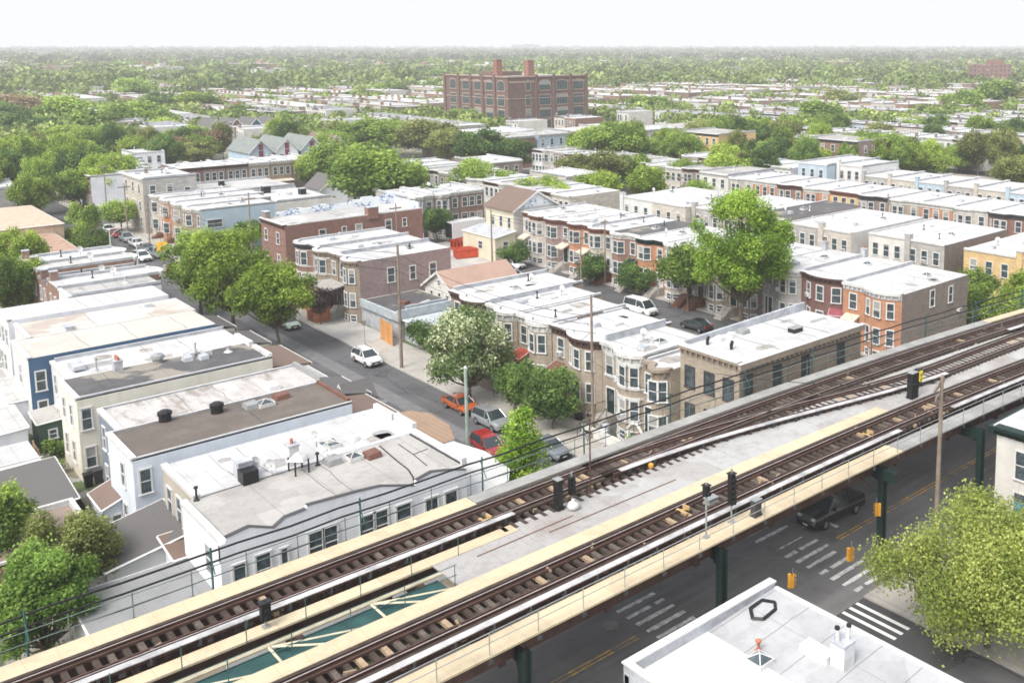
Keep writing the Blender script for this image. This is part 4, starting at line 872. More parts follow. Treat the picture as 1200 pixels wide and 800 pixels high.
# yards behind the west block
shed('wide grey brown shingled garage roof beside the viaduct cables',12.0,16.3,58.4,63.4,3.1,3.9,4.1,3.2,S_pl,RS,'garage','garage')
shed('low white walled shed with long silver grey roof under the viaduct cables',9.9,15.9,50.6,56.6,3.1,3.1,3.3,3.3,S_wh,roofm('roof_silver_flat',(.23,.24,.25),(.16,.155,.15),.6,2.5,.2,.5),'shed','long_shed')
shed('small reddish brown lean-to roof against the white clapboard corner',15.0,17.2,56.6,59.2,3.4,3.4,3.8,3.8,S_wh,RSB,'lean-to','lean_to')
shed('white walled strip shed between brick deck and shingled garage',11.2,12.5,58.6,64.2,2.9,2.9,2.9,2.9,B_lt,RW2,'shed','strip_shed')
dk=thing('brick_garage','brick garage with brown decked roof and white parapet at lower left','garage',(7.5,64.3,0))
obj('wall',MB().m(B_brn).box(0,5.4,0,6,0,2.7),dk); obj('roof',MB().m(roofm('deck_boards_brown',(.25,.19,.16),(.16,.12,.1),.6,.3,.5,.8,1)).face((.1,.1,2.72),(5.3,.1,2.72),(5.3,5.9,2.72),(.1,5.9,2.72)),dk)
obj('parapet',MB().m(trimw).box(0,5.4,5.75,6,2.6,3.1).box(5.15,5.4,0,5.74,2.6,3.1).box(0,5.14,0,.2,2.6,2.85),dk)
shed('open fronted garage with charcoal shingle roof at the left edge',8.2,13.3,71,77.5,2.4,2.6,3.3,3.2,dkgrey,RS,'garage','garage')
shed('pale grey clapboard garden shed with brown roof and one window',14.2,15.5,68.6,71.8,2.3,2.9,2.9,2.3,S_gr,RSB,wins=(('S',.75,.9,.5,.9),))
shed('dark green clapboard garden shed against the navy house',14.4,16.1,88.6,91.2,2.2,2.3,2.6,2.5,S_gn,RG,wins=(('S',.95,.9,.5,.7),))
shed('white low garage with peaked pale roof at the left picture edge',10.2,13.4,86.8,92.4,2.6,2.8,3.0,2.7,S_wh,RW2,'garage','garage')
shed('flat white roofed shed with railing in the yard below the navy house',9.5,13.0,80.0,85.4,2.1,2.1,2.1,2.1,S_wh,RW,'shed','flat_shed')
o=obj('deck_railing',MB().m(white).box(9.4,13.1,79.8,79.9,2.2,2.3).box(9.4,13.1,79.8,79.9,2.75,2.82),None); 
rr=o.data
tag(o,'white picket railing along the flat shed roof','railing')
shed('small white block extension left of the navy house',13.4,15.2,93.2,99.8,3.0,3.0,3.2,3.2,S_wh,RW2,'extension','rear_extension')
shed('low grey patio roof between the two left yards',10.8,14.6,100.5,105,2.4,2.4,2.7,2.7,S_gr,RG,'patio roof','patio_roof')
def fence(label,pts,h,m,z=.12,name='fence',cat='fence',board=.14):
    r=thing(name,label,cat,(pts[0][0],pts[0][1],z)); a=MB().m(m); pz=MB().m(m)
    for (x0,y0),(x1,y1) in zip(pts,pts[1:]):
        L=math.hypot(x1-x0,y1-y0); an=math.atan2(y1-y0,x1-x0); n=max(1,int(L/board)); ox,oy=pts[0]
        for i in range(n):
            cx,cy=x0+(x1-x0)*(i+.5)/n-ox,y0+(y1-y0)*(i+.5)/n-oy; a.box(cx-board*.47,cx+board*.47,cy-.015,cy+.015,0,h+.03*math.sin(i*1.7),rz=an)
        for i in range(int(L/2.2)+1): cx,cy=x0+(x1-x0)*min(1,i*2.2/L)-ox,y0+(y1-y0)*min(1,i*2.2/L)-oy; pz.box(cx-.05,cx+.05,cy-.05,cy+.05,0,h+.1)
    obj('boards',a,r); obj('post',pz,r); return r
fence('weathered brown yard fence between the left gardens',[(13.3,79.6),(13.6,86.4)],1.7,plain('fence_tan',(.42,.28,.16),.8))
fence('low wooden fence along the brick garage at lower left',[(7.2,63.9),(7.2,70.6)],1.5,wood)
fence('yard fence behind the open fronted garage',[(13.9,71.8),(14.0,78.6)],1.5,wood)
bush('straggly shrub in the yard beside the green shed',14.9,86.2,1.0,1.7,700,.22,L_g,3); bush('dark shrub beside the small grey garden shed',13.6,67.6,.8,2.0,600,.2,L_d,4)
bush('overgrown bush before the open fronted garage',9.2,69.8,1.7,2.0,1500,.22,L_d,5); bush('weedy shrub at the brown yard fence',14.2,82.6,.8,1.5,500,.2,L_g,6)
for lab,X,Y,c_ in (('dark wheelie bin by the cream house wall',16.2,78.9,dkgrey),('black wheelie bin next to the cream house wall',15.5,78.6,black)):
    r=thing('wheelie_bin',lab,'bin',(X,Y,.12)); obj('bin_body',MB().m(c_).hexa([(-.22,-.25,.05),(.22,-.25,.05),(.22,.25,.05),(-.22,.25,.05),(-.28,-.32,.95),(.28,-.32,.95),(.28,.32,.95),(-.28,.32,.95)]),r); obj('lid',MB().m(c_).box(-.3,.3,-.35,.34,.96,1.04),r)
# ================================================================ white roof in the lower right corner
wr=thing('corner_building','low building with wide seamed white roof and tall parapet in the lower right','building',(25.2,10,0))
obj('wall',MB().m(S_pl).box(0,9.6,-12,19.85,0,5.0),wr)
rwm=roofm('roof_white_seamed',(.37,.375,.385),(.25,.25,.26),.7,2.1,.8,.35,1)
obj('roof',MB().m(rwm).hexa([(0.05,-12,4.6),(9.6,-12,4.6),(9.6,19.6,4.6),(.05,19.6,4.6),(.05,-12,4.75),(9.6,-12,5.25),(9.6,19.6,5.25),(.05,19.6,4.75)]),wr)
pr_=MB().m(par).hexa([(0,19.55,4.6),(9.62,19.55,4.6),(9.62,19.9,4.6),(0,19.9,4.6),(0,19.55,5.55),(9.62,19.55,5.5),(9.62,19.9,5.5),(0,19.9,5.55)]).box(-.05,.22,-12,19.5,4.5,5.5)
pr_.m(trimw).box(-.08,9.66,19.5,19.95,5.5,5.58).box(-.08,.27,-12,19.49,5.5,5.58).box(9.45,9.68,-12,19.49,5.2,5.32)
obj('parapet',pr_,wr)
c_=chimney(wr,7.2,13.6,5.05,.75,.75,1.15,plain('chimney_white_paint',(.62,.63,.65),.7),0)
for q in (-.2,.2): obj('flue',MB().m(trimw).tube((7.2+q,13.6-q*.5,6.2),(7.2+q*1.3,13.6-q*.6,6.85),.1,n=8).m(black).lathe([(.1,0),(.12,.02),(.12,.12)],(7.2+q*1.3,13.6-q*.6,6.85),8),wr)
obj('drain_ring',MB().m(black).path([(6.9,18.6,5.16),(7.4,19.2,5.2),(8.3,19.25,5.22),(8.6,18.7,5.22),(8.2,18.3,5.2),(7.2,18.2,5.18),(6.9,18.6,5.16)],.09,5),wr)
skylight(wr,4.8,16.3,4.98,.95,.95); pipe(wr,5.4,16.9,5.,.45,terra,.07); hatch(wr,7.0,14.8,5.1,trimw,.8,1.6); pipe(wr,3.2,14.8,4.9,.5,trimw)
# white apartment building at the right edge
rb=thing('apartment_building','white walled two storey building with dark green cornice at the right edge','building',(58.1,30.2,0),-PI/2)
p_=[(0,0),(16,0)]; obj('wall',MB().m(B_lt).box(0,16,0,17,0,6.9),rb); obj('roof',MB().m(RW).box(-.2,16,-.2,17,6.95,7.02),rb)
cornice(rb,[(-.02,0),(16,0)],6.9,dkgreen,.55,.45); kid('side_cornice',MB().m(dkgreen).box(57.7,75,30.2,30.7,6.45,6.95),rb)
for x in (1.9,5.5,9): 
    for z in (3.75,.9): window(rb,x,0,z,1.0,1.9,0,white)
obj('blue_sign',MB().m(paint('sign_blue',(.02,.2,.36),.4)).box(1.45,2.35,-.1,-.04,1.2,2.2),rb); chimney(rb,1.8,4,6.95,.7,.7,1.2,B_bg,0); chimney(rb,3.5,3.2,6.95,1.,.6,.8,par,0)
# ================================================================ tan row on the residential street
ord_=lambda i: nm[i]
g1='brick row houses facing the wide residential street'
RH=dict(rm=RW,group=g1,corh=.7)
house('buff brick row house with dark brown cornice at the far end of the tan row',49.8,61.6,79.1,85.6,7.4,prof='bowR',fm=B_tan2,sm=B_tan2,cm=dkbrown,pp=(.35,.2),**RH)
house('tan brick row house with ornate white cornice behind the flowering tree',49.9,60,74.1,79.05,7.3,prof='bowR',fm=B_tan,cm=dirtwhite,pp=(.45,.2),**RH)
house('tan brick row house with red metal door awning',50.0,58.8,68.9,74.05,7.3,prof='bowR',fm=B_tan,cm=dirtwhite,pp=(.1,.3),aw=redaw,dr=1.,**RH)
house('tan brick row house with dark brown cornice and brown metal awning',50.1,58.2,61.9,68.85,7.3,prof='bowR',fm=B_tan,cm=dkbrown,pp=(.1,.1),aw=redbrown,dr=1.2,**RH)
house('tan brick row house with curved bay and white stone bands below a white cornice',50.1,57.2,56.4,61.85,7.3,prof='bowR',fm=B_tan,cm=dirtwhite,pp=(.6,.2),lint=trimw,bands=True,dr=1.1,**RH)
house('narrow tan brick row house squeezed against the tan corner building',50.0,58,53.35,56.35,7.0,prof='bowR',fm=B_tan,cm=B_tan2,pp=(.2,0),ctop=False,dr=None,**RH)
cb=house('tan brick corner building with overhanging cornice and flat white roof beside the viaduct',51.0,66.0,46.95,53.3,8.8,fm=B_tan,sm=B_tan2,cm=B_tan2,rm=RW,pp=(.0,0),cols=[(1.1,.95),(3.2,.95),(5.2,.95)],floors=[5.7,2.7],wm=dkgrey,side=((.9,5.9,.8,1.8),(4.2,5.9,.8,1.8),(7.6,5.9,.8,1.8),(12.2,5.9,.8,1.8)),cat='corner building',name='corner_building',dr=99,bits=False,ctop=True)
a=MB().m(B_tan2); a.box(50.75,66.1,46.62,46.94,8.35,8.8).m(trimw).box(50.7,66.15,46.6,47.0,8.8,8.86); a.m(B_tan2)
for i in range(26): a.box(51.1+i*.57,51.25+i*.57,46.65,46.94,8.15,8.35)
kid('side_cornice',a,cb)
kid('parapet',MB().m(par).hexa([(51.4,53.0,8.7),(66,53.0,8.7),(66,53.25,8.7),(51.4,53.25,8.7),(51.4,53.0,9.15),(66,53.0,9.5),(66,53.25,9.5),(51.4,53.25,9.15)]),cb)
for E,n,k_ in ((54.1,52.0,'p'),(55.4,52.0,'h'),(56.9,52.1,'s'),(60.3,49.4,'b'),(52.6,51.9,'v'),(53.1,49.8,'v')):
    q=wl(cb,E,n)
    if k_ in'ph': hatch(cb,*q,8.78,trimw,.8,.6)
    if k_=='s': hatch(cb,*q,8.78,grey,.9,.9)
    if k_=='b': obj('roof_fan',MB().m(black).box(-.35,.35,-.55,.55,0,.35).m(grey).box(-.37,.37,-.57,.57,.35,.4),cb,(*q,8.78))
    if k_=='v': obj('vent_pipe',MB().m(black).tube((0,0,0),(0,0,.35),.12).tube((0,0,.35),(-.2,.3,.5),.14),cb,(*q,8.78))
# brick group north of the garden gap
g2='brick row houses beyond the garden gap'
hA=house('purple brick end row house with long side wall and three side windows',49.3,61.2,105,110.4,7.3,prof='bowR',fm=B_tan2,sm=B_pur,cm=B_tan2,rm=RW,group=g2,side=((3.9,4.3,.85,1.7),(6.7,4.2,.7,1.6),(9.4,4.2,.85,1.6),(6.7,1.2,.7,1.3)),pp=(.4,0),dr=1.1)
hB=house('brick row house with brown wooden porch in the middle of the three beyond the garden',49.2,61.4,110.45,116,7.3,prof='bowL',fm=B_tan2,cm=B_tan2,rm=RW,group=g2,pp=(.35,.1),bands=True)
hC=house('dark bow fronted brick row house with charcoal porch roof at its left',49.4,61.4,116.05,122.3,7.3,prof='bowL',fm=B_brn,sm=B_brn,cm=dkgrey,rm=RW,group=g2,pp=(.2,.1),bands=True)
pc=thing('wooden_porch','brown timber porch with grey roof across the middle brick house','porch',(46.9,108.5,0))
obj('roof',MB().m(RG).hexa([(0,0,3.5),(2.3,0,3.9),(2.3,9,3.9),(0,9,3.5),(0,0,3.65),(2.3,0,4.05),(2.3,9,4.05),(0,9,3.65)]),pc)
for i in range(6): obj('post',MB().m(plain('porch_wood',(.42,.16,.07),.6)).box(.05,.25,i*1.7,i*1.7+.2,.1,3.5),pc)
obj('porch_wall',MB().m(plain('porch_wood2',(.5,.19,.08),.6)).box(-.3,.0,0,2.2,.1,1.6).box(-1.6,-.3,0,.25,.1,1.3).box(-1.6,-.3,1.95,2.2,.1,1.3).box(0.02,.1,2.3,8.8,.1,1.1),pc)
st=MB().m(redbrown)
for i in range(6): st.box(-1.6+i*.22,-.32,.27,1.93,.1+i*.2,.1+(i+1)*.2-.002)
obj('steps',st,pc)
tb=house('long red brick building with graffiti covered white parapet walls',51.8,72.6,132.4,141.,7.5,fm=B_red,sm=B_red,cm=dkbrown,rm=RW2,pp=(0,0),cols=[(1.8,.9),(6,.9)],floors=[4.6,1.5],side=((5.2,5.0,.9,1.3),(8.4,5.1,.6,1.2),(10.6,5.0,.9,1.4),(15.2,4.8,.9,1.7),(17.8,5.2,.6,1.2)),cat='brick building',name='brick_building',bits=False,dr=99,chim=((8.3,12.8,7.0,1.2,1.6,1.6,B_red,0),(1.,.4,7.0,1.4,.7,1.5,B_bg,0)))
gf,t,b=nt('painted_wall_with_tags'); p=pos(t); mpp=N(t,'ShaderNodeMapping'); mpp.inputs['Scale'].default_value=(.9,.9,1.6); t.links.new(p,mpp.inputs[0])
wv=N(t,'ShaderNodeTexVoronoi',feature='DISTANCE_TO_EDGE'); wv.inputs['Scale'].default_value=1.3; nz=N(t,'ShaderNodeTexNoise'); nz.inputs['Scale'].default_value=1.5; va=N(t,'ShaderNodeVectorMath',operation='ADD'); t.links.new(mpp.outputs[0],nz.inputs['Vector']); t.links.new(mpp.outputs[0],va.inputs[0]); t.links.new(nz.outputs['Color'],va.inputs[1]); t.links.new(va.outputs[0],wv.inputs['Vector'])
col=mixc(t,math_(t,'MULTIPLY',math_(t,'LESS_THAN',wv.outputs[0],.07),noise(t,p,.5,2,.48,.55)),(.66,.7,.73),(.08,.16,.33)); t.links.new(col,b.inputs['Base Color'])
a=MB().m(gf); zs=[8.1,8.35,8.2,8.5,8.3,8.25,8.6,8.9,8.7,9.1,8.6]
for i in range(10):
    x0=54+i*1.85; x1=x0+1.85; a.hexa([(x0,140.7,7.4),(x1,140.7,7.4),(x1,141,7.4),(x0,141,7.4),(x0,140.7,zs[i]),(x1,140.7,zs[i]),(x1,141,zs[i]),(x0,141,zs[i])])
a.box(72.2,72.5,133,140.6,7.4,8.4); a.m(trimw).box(54,72.5,132.4,132.6,7.5,7.65); kid('graffiti_parapet',a,tb)
# garden gap: garages, hedge, gable house
shed('low garage with grey roof and dark tar patches beside the purple brick wall',49.3,56.6,95.9,104.9,2.7,2.7,2.7,2.7,par,RD,'garage','garage',e=.02)
lw=thing('garage_wall','bluish grey garage parapet walls around rusty roof junk','wall',(49,95.6,0)); obj('blocks',MB().m(plain('bluish_block',(.4,.45,.48),.7)).box(0,7.4,0,.3,2.2,3.4).box(0,.3,.3,9,2.2,3.1).box(2,7.2,1.8,2.05,2.7,3.25),lw); obj('scrap',MB().m(redbrown).box(3,4.4,3,3.4,2.8,3.0,.3).box(2.6,3.6,4,5,2.8,3.1,.5).m(trimw).box(4.3,6,3.2,3.5,2.8,2.95,.4),lw)
shed('long low shed with pale blue grey roof next to the hedge',49.6,57.5,91.2,95.2,2.3,2.3,2.3,2.3,par,roofm('roof_blue_grey',(.4,.44,.47),(.25,.26,.27),.5,1.5,.3),'shed','long_shed')
gable('small white gabled house with pinkish shingle roof behind the tan row',57.0,66.,97.2,104,3.6,5.6,'X',B_lt,RPK,wins=(('W',1.6,2.0,.6,1.1),('W',3.4,2.0,.6,1.1),('W',5.2,2.0,.6,1.1),('W',3.4,4.0,.5,.6)))
fence('orange timber gate panel between pavement and hedge',[(48.0,97.6),(47.6,94.2)],2.3,plain('gate_orange_wood',(.6,.3,.11),.7))
fence('pale fence panel beside the flowering tree',[(47.7,82),(47.8,79.2)],1.6,trimw)
hg=[]
for i in range(9):
    X=48.4+.5*(i%2); Y=94-1.5*i
bush('long dense green hedge along the pavement beside the wooden pole',49.6,91.0,2.6,3.2,6500,.2,L_d,11,'hedge','hedge'); bush('rounded bright part of the hedge next to the pale fence',49.8,86.6,2.6,3.3,6500,.2,L_g,12,'hedge','hedge'); bush('low hedge end under the flowering tree',49.9,82.2,2.3,2.8,5000,.2,L_d,13,'hedge','hedge')
bush('creeper covered shrub against the low shed',52.6,88.5,2.3,2.6,3500,.22,L_d,14,'shrub'); bush('garden shrub behind the hedge near the white gabled house',55.5,90.5,1.8,2.2,2200,.24,L_g,15)
# ================================================================ opposite row on the second street
g3='brick row houses facing the second street'
O=dict(rm=RW,group=g3,corh=.6)
bd=[(121.,'cream grey brick row house next to the yellow gabled house',B_cr,redbrown,'bayR',crmaw,.2),(115.,'mauve brick row house with cream door awning',B_mauve,redbrown,'bayL',crmaw,.05),(109.4,'orange brick row house with brown cornice and small awning',B_or,redbrown,'bayL',crmaw,.05),(104.8,'cream brick row house with dark brown cornice behind the wooden pole',B_cr,redbrown,'bowL',None,.3),
 (100.,'dark red brick row house with white trimmed bay',B_brn,dirtwhite,'bayL',dkgreen,.05),(94.8,'orange brick row house with dark green cornice',B_or,dkgreen,'bayL',None,.05),(89.5,'pale grey stone row house left of the big street tree',B_cr,dirtwhite,'bowL',None,.05),(84.,'tan brick row house half hidden behind the big street tree',B_tan,dirtwhite,'bowR',None,.3),
 (78.5,'brown brick row house behind the trunk of the big street tree',B_bg,dkbrown,'bowR',None,.05),(73.,'grey stone row house right behind the lamp pole',B_gr,dirtwhite,'bowR',None,.05),(67.2,'maroon brick row house with four white windows and cornice',B_mar,dkbrown,'bow',plain('awning_maroon',(.3,.08,.1),.6),.35),(60.9,'bright orange brick row house with bowed front and grey brown end wall',B_or,trimw,'bowR',crmaw,.35)]
for i,(n1,lab,fm_,cm_2,pf,aw_,ph) in enumerate(bd):
    n0=bd[i+1][0]+.05 if i+1<len(bd) else 53.6
    e0=83.-(0.8 if i==11 else 0); last=i==11
    hh=house(lab,e0,95.0,n0,n1,7.1,prof=pf,fm=fm_,sm=B_bg if last else fm_,cm=cm_2,pp=(ph,.0),aw=aw_,lint=dirtwhite if fm_ in(B_tan,) else None,side=((5.6,4.9,.8,1.7),(9.2,4.7,.75,1.7)) if last else (),wm=white,bands=False,dr=(n1-n0)*.82 if pf in('bayL','bowL','bow') else (n1-n0)*.18,
        rm=(RD if i==4 else RW),**{k:v for k,v in O.items() if k!='rm'})
    if i in (5,7,9,10): q=(.3,11.2); chimney(hh,*q,7.05,.6,.6,1.0,par,1)
    if last: ac_unit(hh,7.3,10.9,3.4,PI/2)
# yellow gabled house
yh=gable('pale yellow gabled house with brown shingle roof and graffiti on its white gable',82.,90.4,122.,129.6,7.3,9.8,'Y',S_yl,RSB,wins=(('W',2,4.5,.8,1.6),('W',4.2,4.5,.8,1.6),('W',6.4,4.5,.8,1.6)))
kid('gable_wall',MB().m(B_lt).face((82,121.97,0),(90.4,121.97,0),(90.4,121.97,7.3),(86.2,121.97,9.75),(82,121.97,7.3)).m(gf).face((83.2,121.94,7.5),(89.4,121.94,7.5),(86.2,121.94,9.5)),yh)
shed('lower front wing of the pale yellow house with grey lean-to roof',78.3,81.9,121.5,130.5,3.6,4.2,4.2,3.6,S_yl,par,'house wing','house_wing',wins=(('W',5,1.6,1.1,1.1),('S',1.8,1.8,.8,1.1)))
# grey rears between street two and three
g4='rear walls of row houses on the third street'
GR=[(122.8,115.,'white rear wall of a row house at the left end of the rear terrace',S_pl,7.1,103.8),(115,107.3,'pale rear wall with dark downpipe in the rear terrace',B_cr,7.1,103.8),(107.2,101.,'grey rear wall behind the crown of the big street tree',B_gr,7.,105.2),(101,95.2,'tan rear wall just right of the big street tree top',B_tan,7.,105.2),(95.1,88.3,'brown rear wall with dark tar roof behind the big tree',B_bg,7.4,105.2),
 (88.2,82.6,'light grey rear wall with square windows left of the grey chimney',B_gr,7.,105.5),(82.55,77.1,'cream grey rear wall with plain white side wall',B_cr,7.,105.5),(75.5,69.8,'white painted rear wall facing the maroon house roof',B_lt,7.,107.3),(69.75,64.,'greyish brown rear wall with three arched windows',B_gr,7.,107.3),(61.4,54.5,'yellow brick rear wall above the shrubs at right',B_yw,7.,107.5),(54.4,47.,'yellow brick rear wall at the right picture edge',B_yw,7.,107.5)]
for i,(n1,n0,lab,fm_,H_,e0) in enumerate(GR):
    hh=house(lab,e0,123.2-(3.5 if e0<104 else 0),n0,n1,H_,fm=fm_,sm=B_lt if i==6 else (B_bg if i==8 else fm_),rm=RD if i==4 else RW,front=False,rear=True,pp=(.1 if i in(4,5,7) else 0,0),group=g4,floors=[4.3,1.5])
    if i%2==0: chimney(hh,.42,.1,3.,.8,.7,4.7,fm_ if fm_ is not B_lt else B_bg,0)
# colourful fronts on the third street
g5='row houses with coloured fronts on the third street'
cl=[(B_cr,'cream',dirtwhite),(B_or,'orange',dirtwhite),(B_brn,'dark brown',dkbrown),(B_or,'pale orange',dirtwhite),(B_yw,'yellow',redbrown),(B_bg,'grey brown',dkgrey),(B_tan,'tan',dirtwhite),(B_or,'salmon',dirtwhite),(B_cr,'greyish cream',dirtwhite),(B_red,'red',dkgrey),(B_cr,'off white',trimw),(B_mar,'maroon',dkbrown),(B_or,'rust orange',dkbrown)]
for i in range(13):
    n1=127-6*i; f_,nme,c_=cl[i]
    house(f'{nme} fronted row house, {ord_(i)} from the left on the third street',134.6,146.5,n1-5.95,n1,7.,prof=('bayL','flat','bowL')[i%3],fm=f_,cm=c_,rm=RW,pp=(.2,0),group=g5,lod=1,corh=.7)
# rear terrace on the fourth street
g6='rear terrace with tall chimneys on the fourth street'
for i in range(10):
    n1=117-6*i-(0 if i else 0); f_=(S_pl,B_gr,B_cr,S_lb,B_gr,B_cr,S_lb,B_bg,B_cr,B_gr)[i]
    hh=house(f'{("white","grey","cream","pale blue","light grey","ivory","light blue","brown","beige","dull grey")[i]} rear wall of a fourth street row house, {ord_(i)} from the left',155,167.5,n1-5.95,n1,8.6 if i==0 else 7,fm=f_,rm=RW,front=False,rear=True,lod=1,group=g6)
    chimney(hh,.4,.0,3.5,.7,.6,4.3 if i else 6,f_,0)
house('white tall rear block left of the chimney terrace',152,170,117.2,124.5,8.6,fm=S_lb,rm=RW,front=False,rear=True,lod=1)
house('three storey brown brick apartment house standing above the white roofs',181,193,131,146,10.2,fm=B_brn,sm=B_mauve,cm=dkgrey,rm=RG,lod=1,cols=[(2,1),(5,1),(8,1),(11,1),(13.4,1)],side=((3,7.6,.9,1.6),(6,7.6,.9,1.6),(9,7.6,.9,1.6),(3,4.6,.9,1.6),(6,4.6,.9,1.6),(9,4.6,.9,1.6)),dr=99,cat='apartment house',name='apartment_house')
house('pale house with grey roof left of the colourful third street fronts',134.6,148,127.3,135,7.3,fm=B_lt,rm=RG,lod=1,cm=trimw)
house('yellow brick block with flat roof beyond the dense dark tree',176,190,170,185,9.6,fm=B_yw,sm=B_yw,rm=RG,lod=1,cm=dkgrey,cols=[(2,1),(5,1),(8,1),(11,1),(13.4,1)],dr=99,cat='apartment house',name='apartment_house')
# far end of the residential street
T=dict(lod=0,bits=True)
house('three storey pale stucco building with fire escape at the far avenue corner',47.4,56.,181.2,193,9.5,fm=B_cr,sm=B_gr,cm=dirtwhite,rm=RW,cols=[(2,1),(6,1),(9.6,1)],side=((1.5,6.6,.9,1.7),(4.2,6.6,.9,1.7),(7,6.4,.9,1.1),(1.5,3.5,.9,1.7),(4.2,3.5,.9,1.7)),dr=99,cat='apartment house',name='apartment_house',ctop=False,chim=((3,3,9.4,.5,.5,.8,None,1),))
for i,(n1,f_,nme) in enumerate(((181,B_cr,'greyish cream'),(175.2,B_or,'orange'),(169.4,B_tan,'tan'),(163.6,B_tan2,'sandy brown'))):
    house(f'{nme} bay fronted row house, {ord_(i)} down from the pale stucco building',49.,(61.5,63,62,60.5)[i],n1-5.75,n1,6.8,prof='bayL',fm=f_,sm=S_lb if i==3 else f_,cm=dirtwhite,rm=RW,pp=(.2,.2),side=((2,4,2.2,1.2),(9,1.5,.8,1.8)) if i==3 else ())
house('low white roofed block behind the bay fronted row with black roof units',62.5,72,163,178,6.,fm=B_lt,rm=RW,front=False,rear=True,chim=((3,3,5.9,1.4,1.2,1.3,black,0),(9,7,5.9,1.2,1.,1.1,black,0)),lod=1)
house('white roofed workshop with rooftop junk behind the pale stucco building',57,72,178.3,192,6.4,fm=B_lt,rm=RW2,front=False,rear=True,lod=1,chim=((5,5,6.3,1.,.8,1.,black,0),))
g7='two storey shop row along the cross avenue'
for i in range(6):
    house(f'{("dark brown","brown","grey brown","tan","buff","brown grey")[i]} bay windowed avenue house, {ord_(i)} from the left',61.5+4.6*i,66.+4.6*i,210.,221,7.3,face='N',prof='flat',fm=(B_brn,B_mauve,B_bg,B_tan,B_tan2,B_bg)[i],cm=dirtwhite if i>2 else dkbrown,rm=RW,cols=[(.9,.8),(2.25,.8),(3.6,.8)],floors=[4.5],dr=99,group=g7,lod=1)
a=shed('tan canopy over the shop fronts on the cross avenue',74,84,208.2,209.9,3.2,3.2,3.4,3.4,B_brn,crmaw,'canopy','shop_canopy')
gable('small white gabled house beside the parked cars on the avenue',80.5,86,196.8-10,196.8-3,3.8,6.2,'Y',S_wh,RS,lod=1)
gable('grey gabled house behind the white roofed workshop',64,71,224,232,4,6,'Y',S_gr,RSB,lod=1,wins=(('S',3.5,1.8,1,1.2),))
vc=[('pale blue victorian house with green roof and maroon trim',S_lb),('white victorian house with green roof and steep front gable',S_wh),('light blue victorian house with two tone gable',S_lb),('cream victorian house with brown shingle roof',S_cr)]
for i,(lab,f_) in enumerate(vc):
    r=gable(lab,85+6.2*i,90.4+6.2*i,236,250,6.8,9.6,'Y',f_,plain('roof_green_grey',(.2,.225,.215),.8) if i<3 else RSB,lod=1,wins=(('S',1.4,4.4,.9,1.5),('S',4,4.4,.9,1.5),('S',2.7,7.2,.8,1.2)),group='victorian gabled houses beyond the avenue')
    obj('gable_trim',MB().m(plain('maroon_trim',(.2,.05,.08),.6)).box(2.2,3.2,-.12,-.04,2.6,8.6),r)
for i,(lab,f_,rm_) in enumerate((('white gabled house behind the rust coloured tree',S_wh,RS),('red brick gabled house in the back row of gables',B_red,RS),('navy blue gabled house in the back row of gables',S_bl,RS),('slate grey gabled house at the right of the back gables',S_dg,RS))):
    gable(lab,103+5.2*i,107.6+5.2*i,318-2*i,330-2*i,6.5,9.2,'Y',f_,rm_,lod=1,wins=(('S',1.2,4,.9,1.5),('S',3.4,4,.9,1.5)),group='back row of gabled houses')
gable('white gabled cottage with dark roof among the trees at far left',79,85,300,310,5,8,'Y',S_wh,RSB,lod=1,wins=(('S',1.7,3,.9,1.4),('S',4.2,3,.9,1.4)))
house('white flat roofed house right of the white gabled cottage',87,98,318,328,6.5,face='N',fm=S_wh,rm=RW,front=False,rear=True,lod=1)
for i in range(5):
    house(f'{("white","pale grey","ivory","light blue","cream")[i]} flat roofed house across the avenue at far left, {ord_(i)} from the avenue',46.5+1.2*i,58+1.5*i,212+8.*i,219.9+8.*i,7.-.1*i,fm=(B_brn,S_lb,S_cr,S_wh,S_cr)[i],rm=RW,lod=1,pp=(.2,.2),sm=S_wh)
house('white boxy house beyond the avenue near the rust tree',67,74.,262,272,6.,face='N',fm=S_wh,rm=RW,front=False,rear=True,lod=1)
# low peach building and white house on the left edge
shed('low peach coloured building with plain wall at the left edge',22,34.4,176,200,4.2,4.2,4.2,4.2,plain('stucco_peach',(.5,.38,.28),.8),plain('roof_peach',(.5,.4,.31),.8),'building','peach_building')
shed('terracotta lean-to roof below the peach building',22,33.,160,175.8,3.2,2.6,2.8,3.6,plain('stucco_peach2',(.42,.33,.26),.8),plain('roof_terracotta',(.4,.27,.2),.85,.3,1),'extension','lean_to')
house('white corner house with dark band above its base at the left edge',27,35.6,211,224,6.2,fm=B_gr,rm=RW,lod=1,cm=trimw,pp=(.4,.4))
# brownstone fronts facing the avenue side, middle distance
g8='bay fronted brownstones in the middle of the picture'
for i in range(3):
    house(f'{("pale stone","brown","dark brown brick")[i]} bay fronted brownstone, {ord_(i)} from the left behind the brick row',77.4+4.9*i,82.2+4.9*i,146,157,7.,face='N',prof='bayL' if i<2 else 'flat',fm=(B_gr,B_bg,B_brn)[i],cm=dirtwhite,rm=RW,group=g8)
for i,(X0,X1,Y0,Y1,H_,f_,lab) in enumerate(((113,121,150,162,6.8,B_cr,'cream flat roofed house in the middle trees'),(112.5,121,176,190,7.2,B_bg,'grey brown flat roofed house in the wooded block'))):
    house(lab,X0,X1,Y0,Y1,H_,face='N',fm=f_,rm=RW,front=False,rear=True,lod=1)
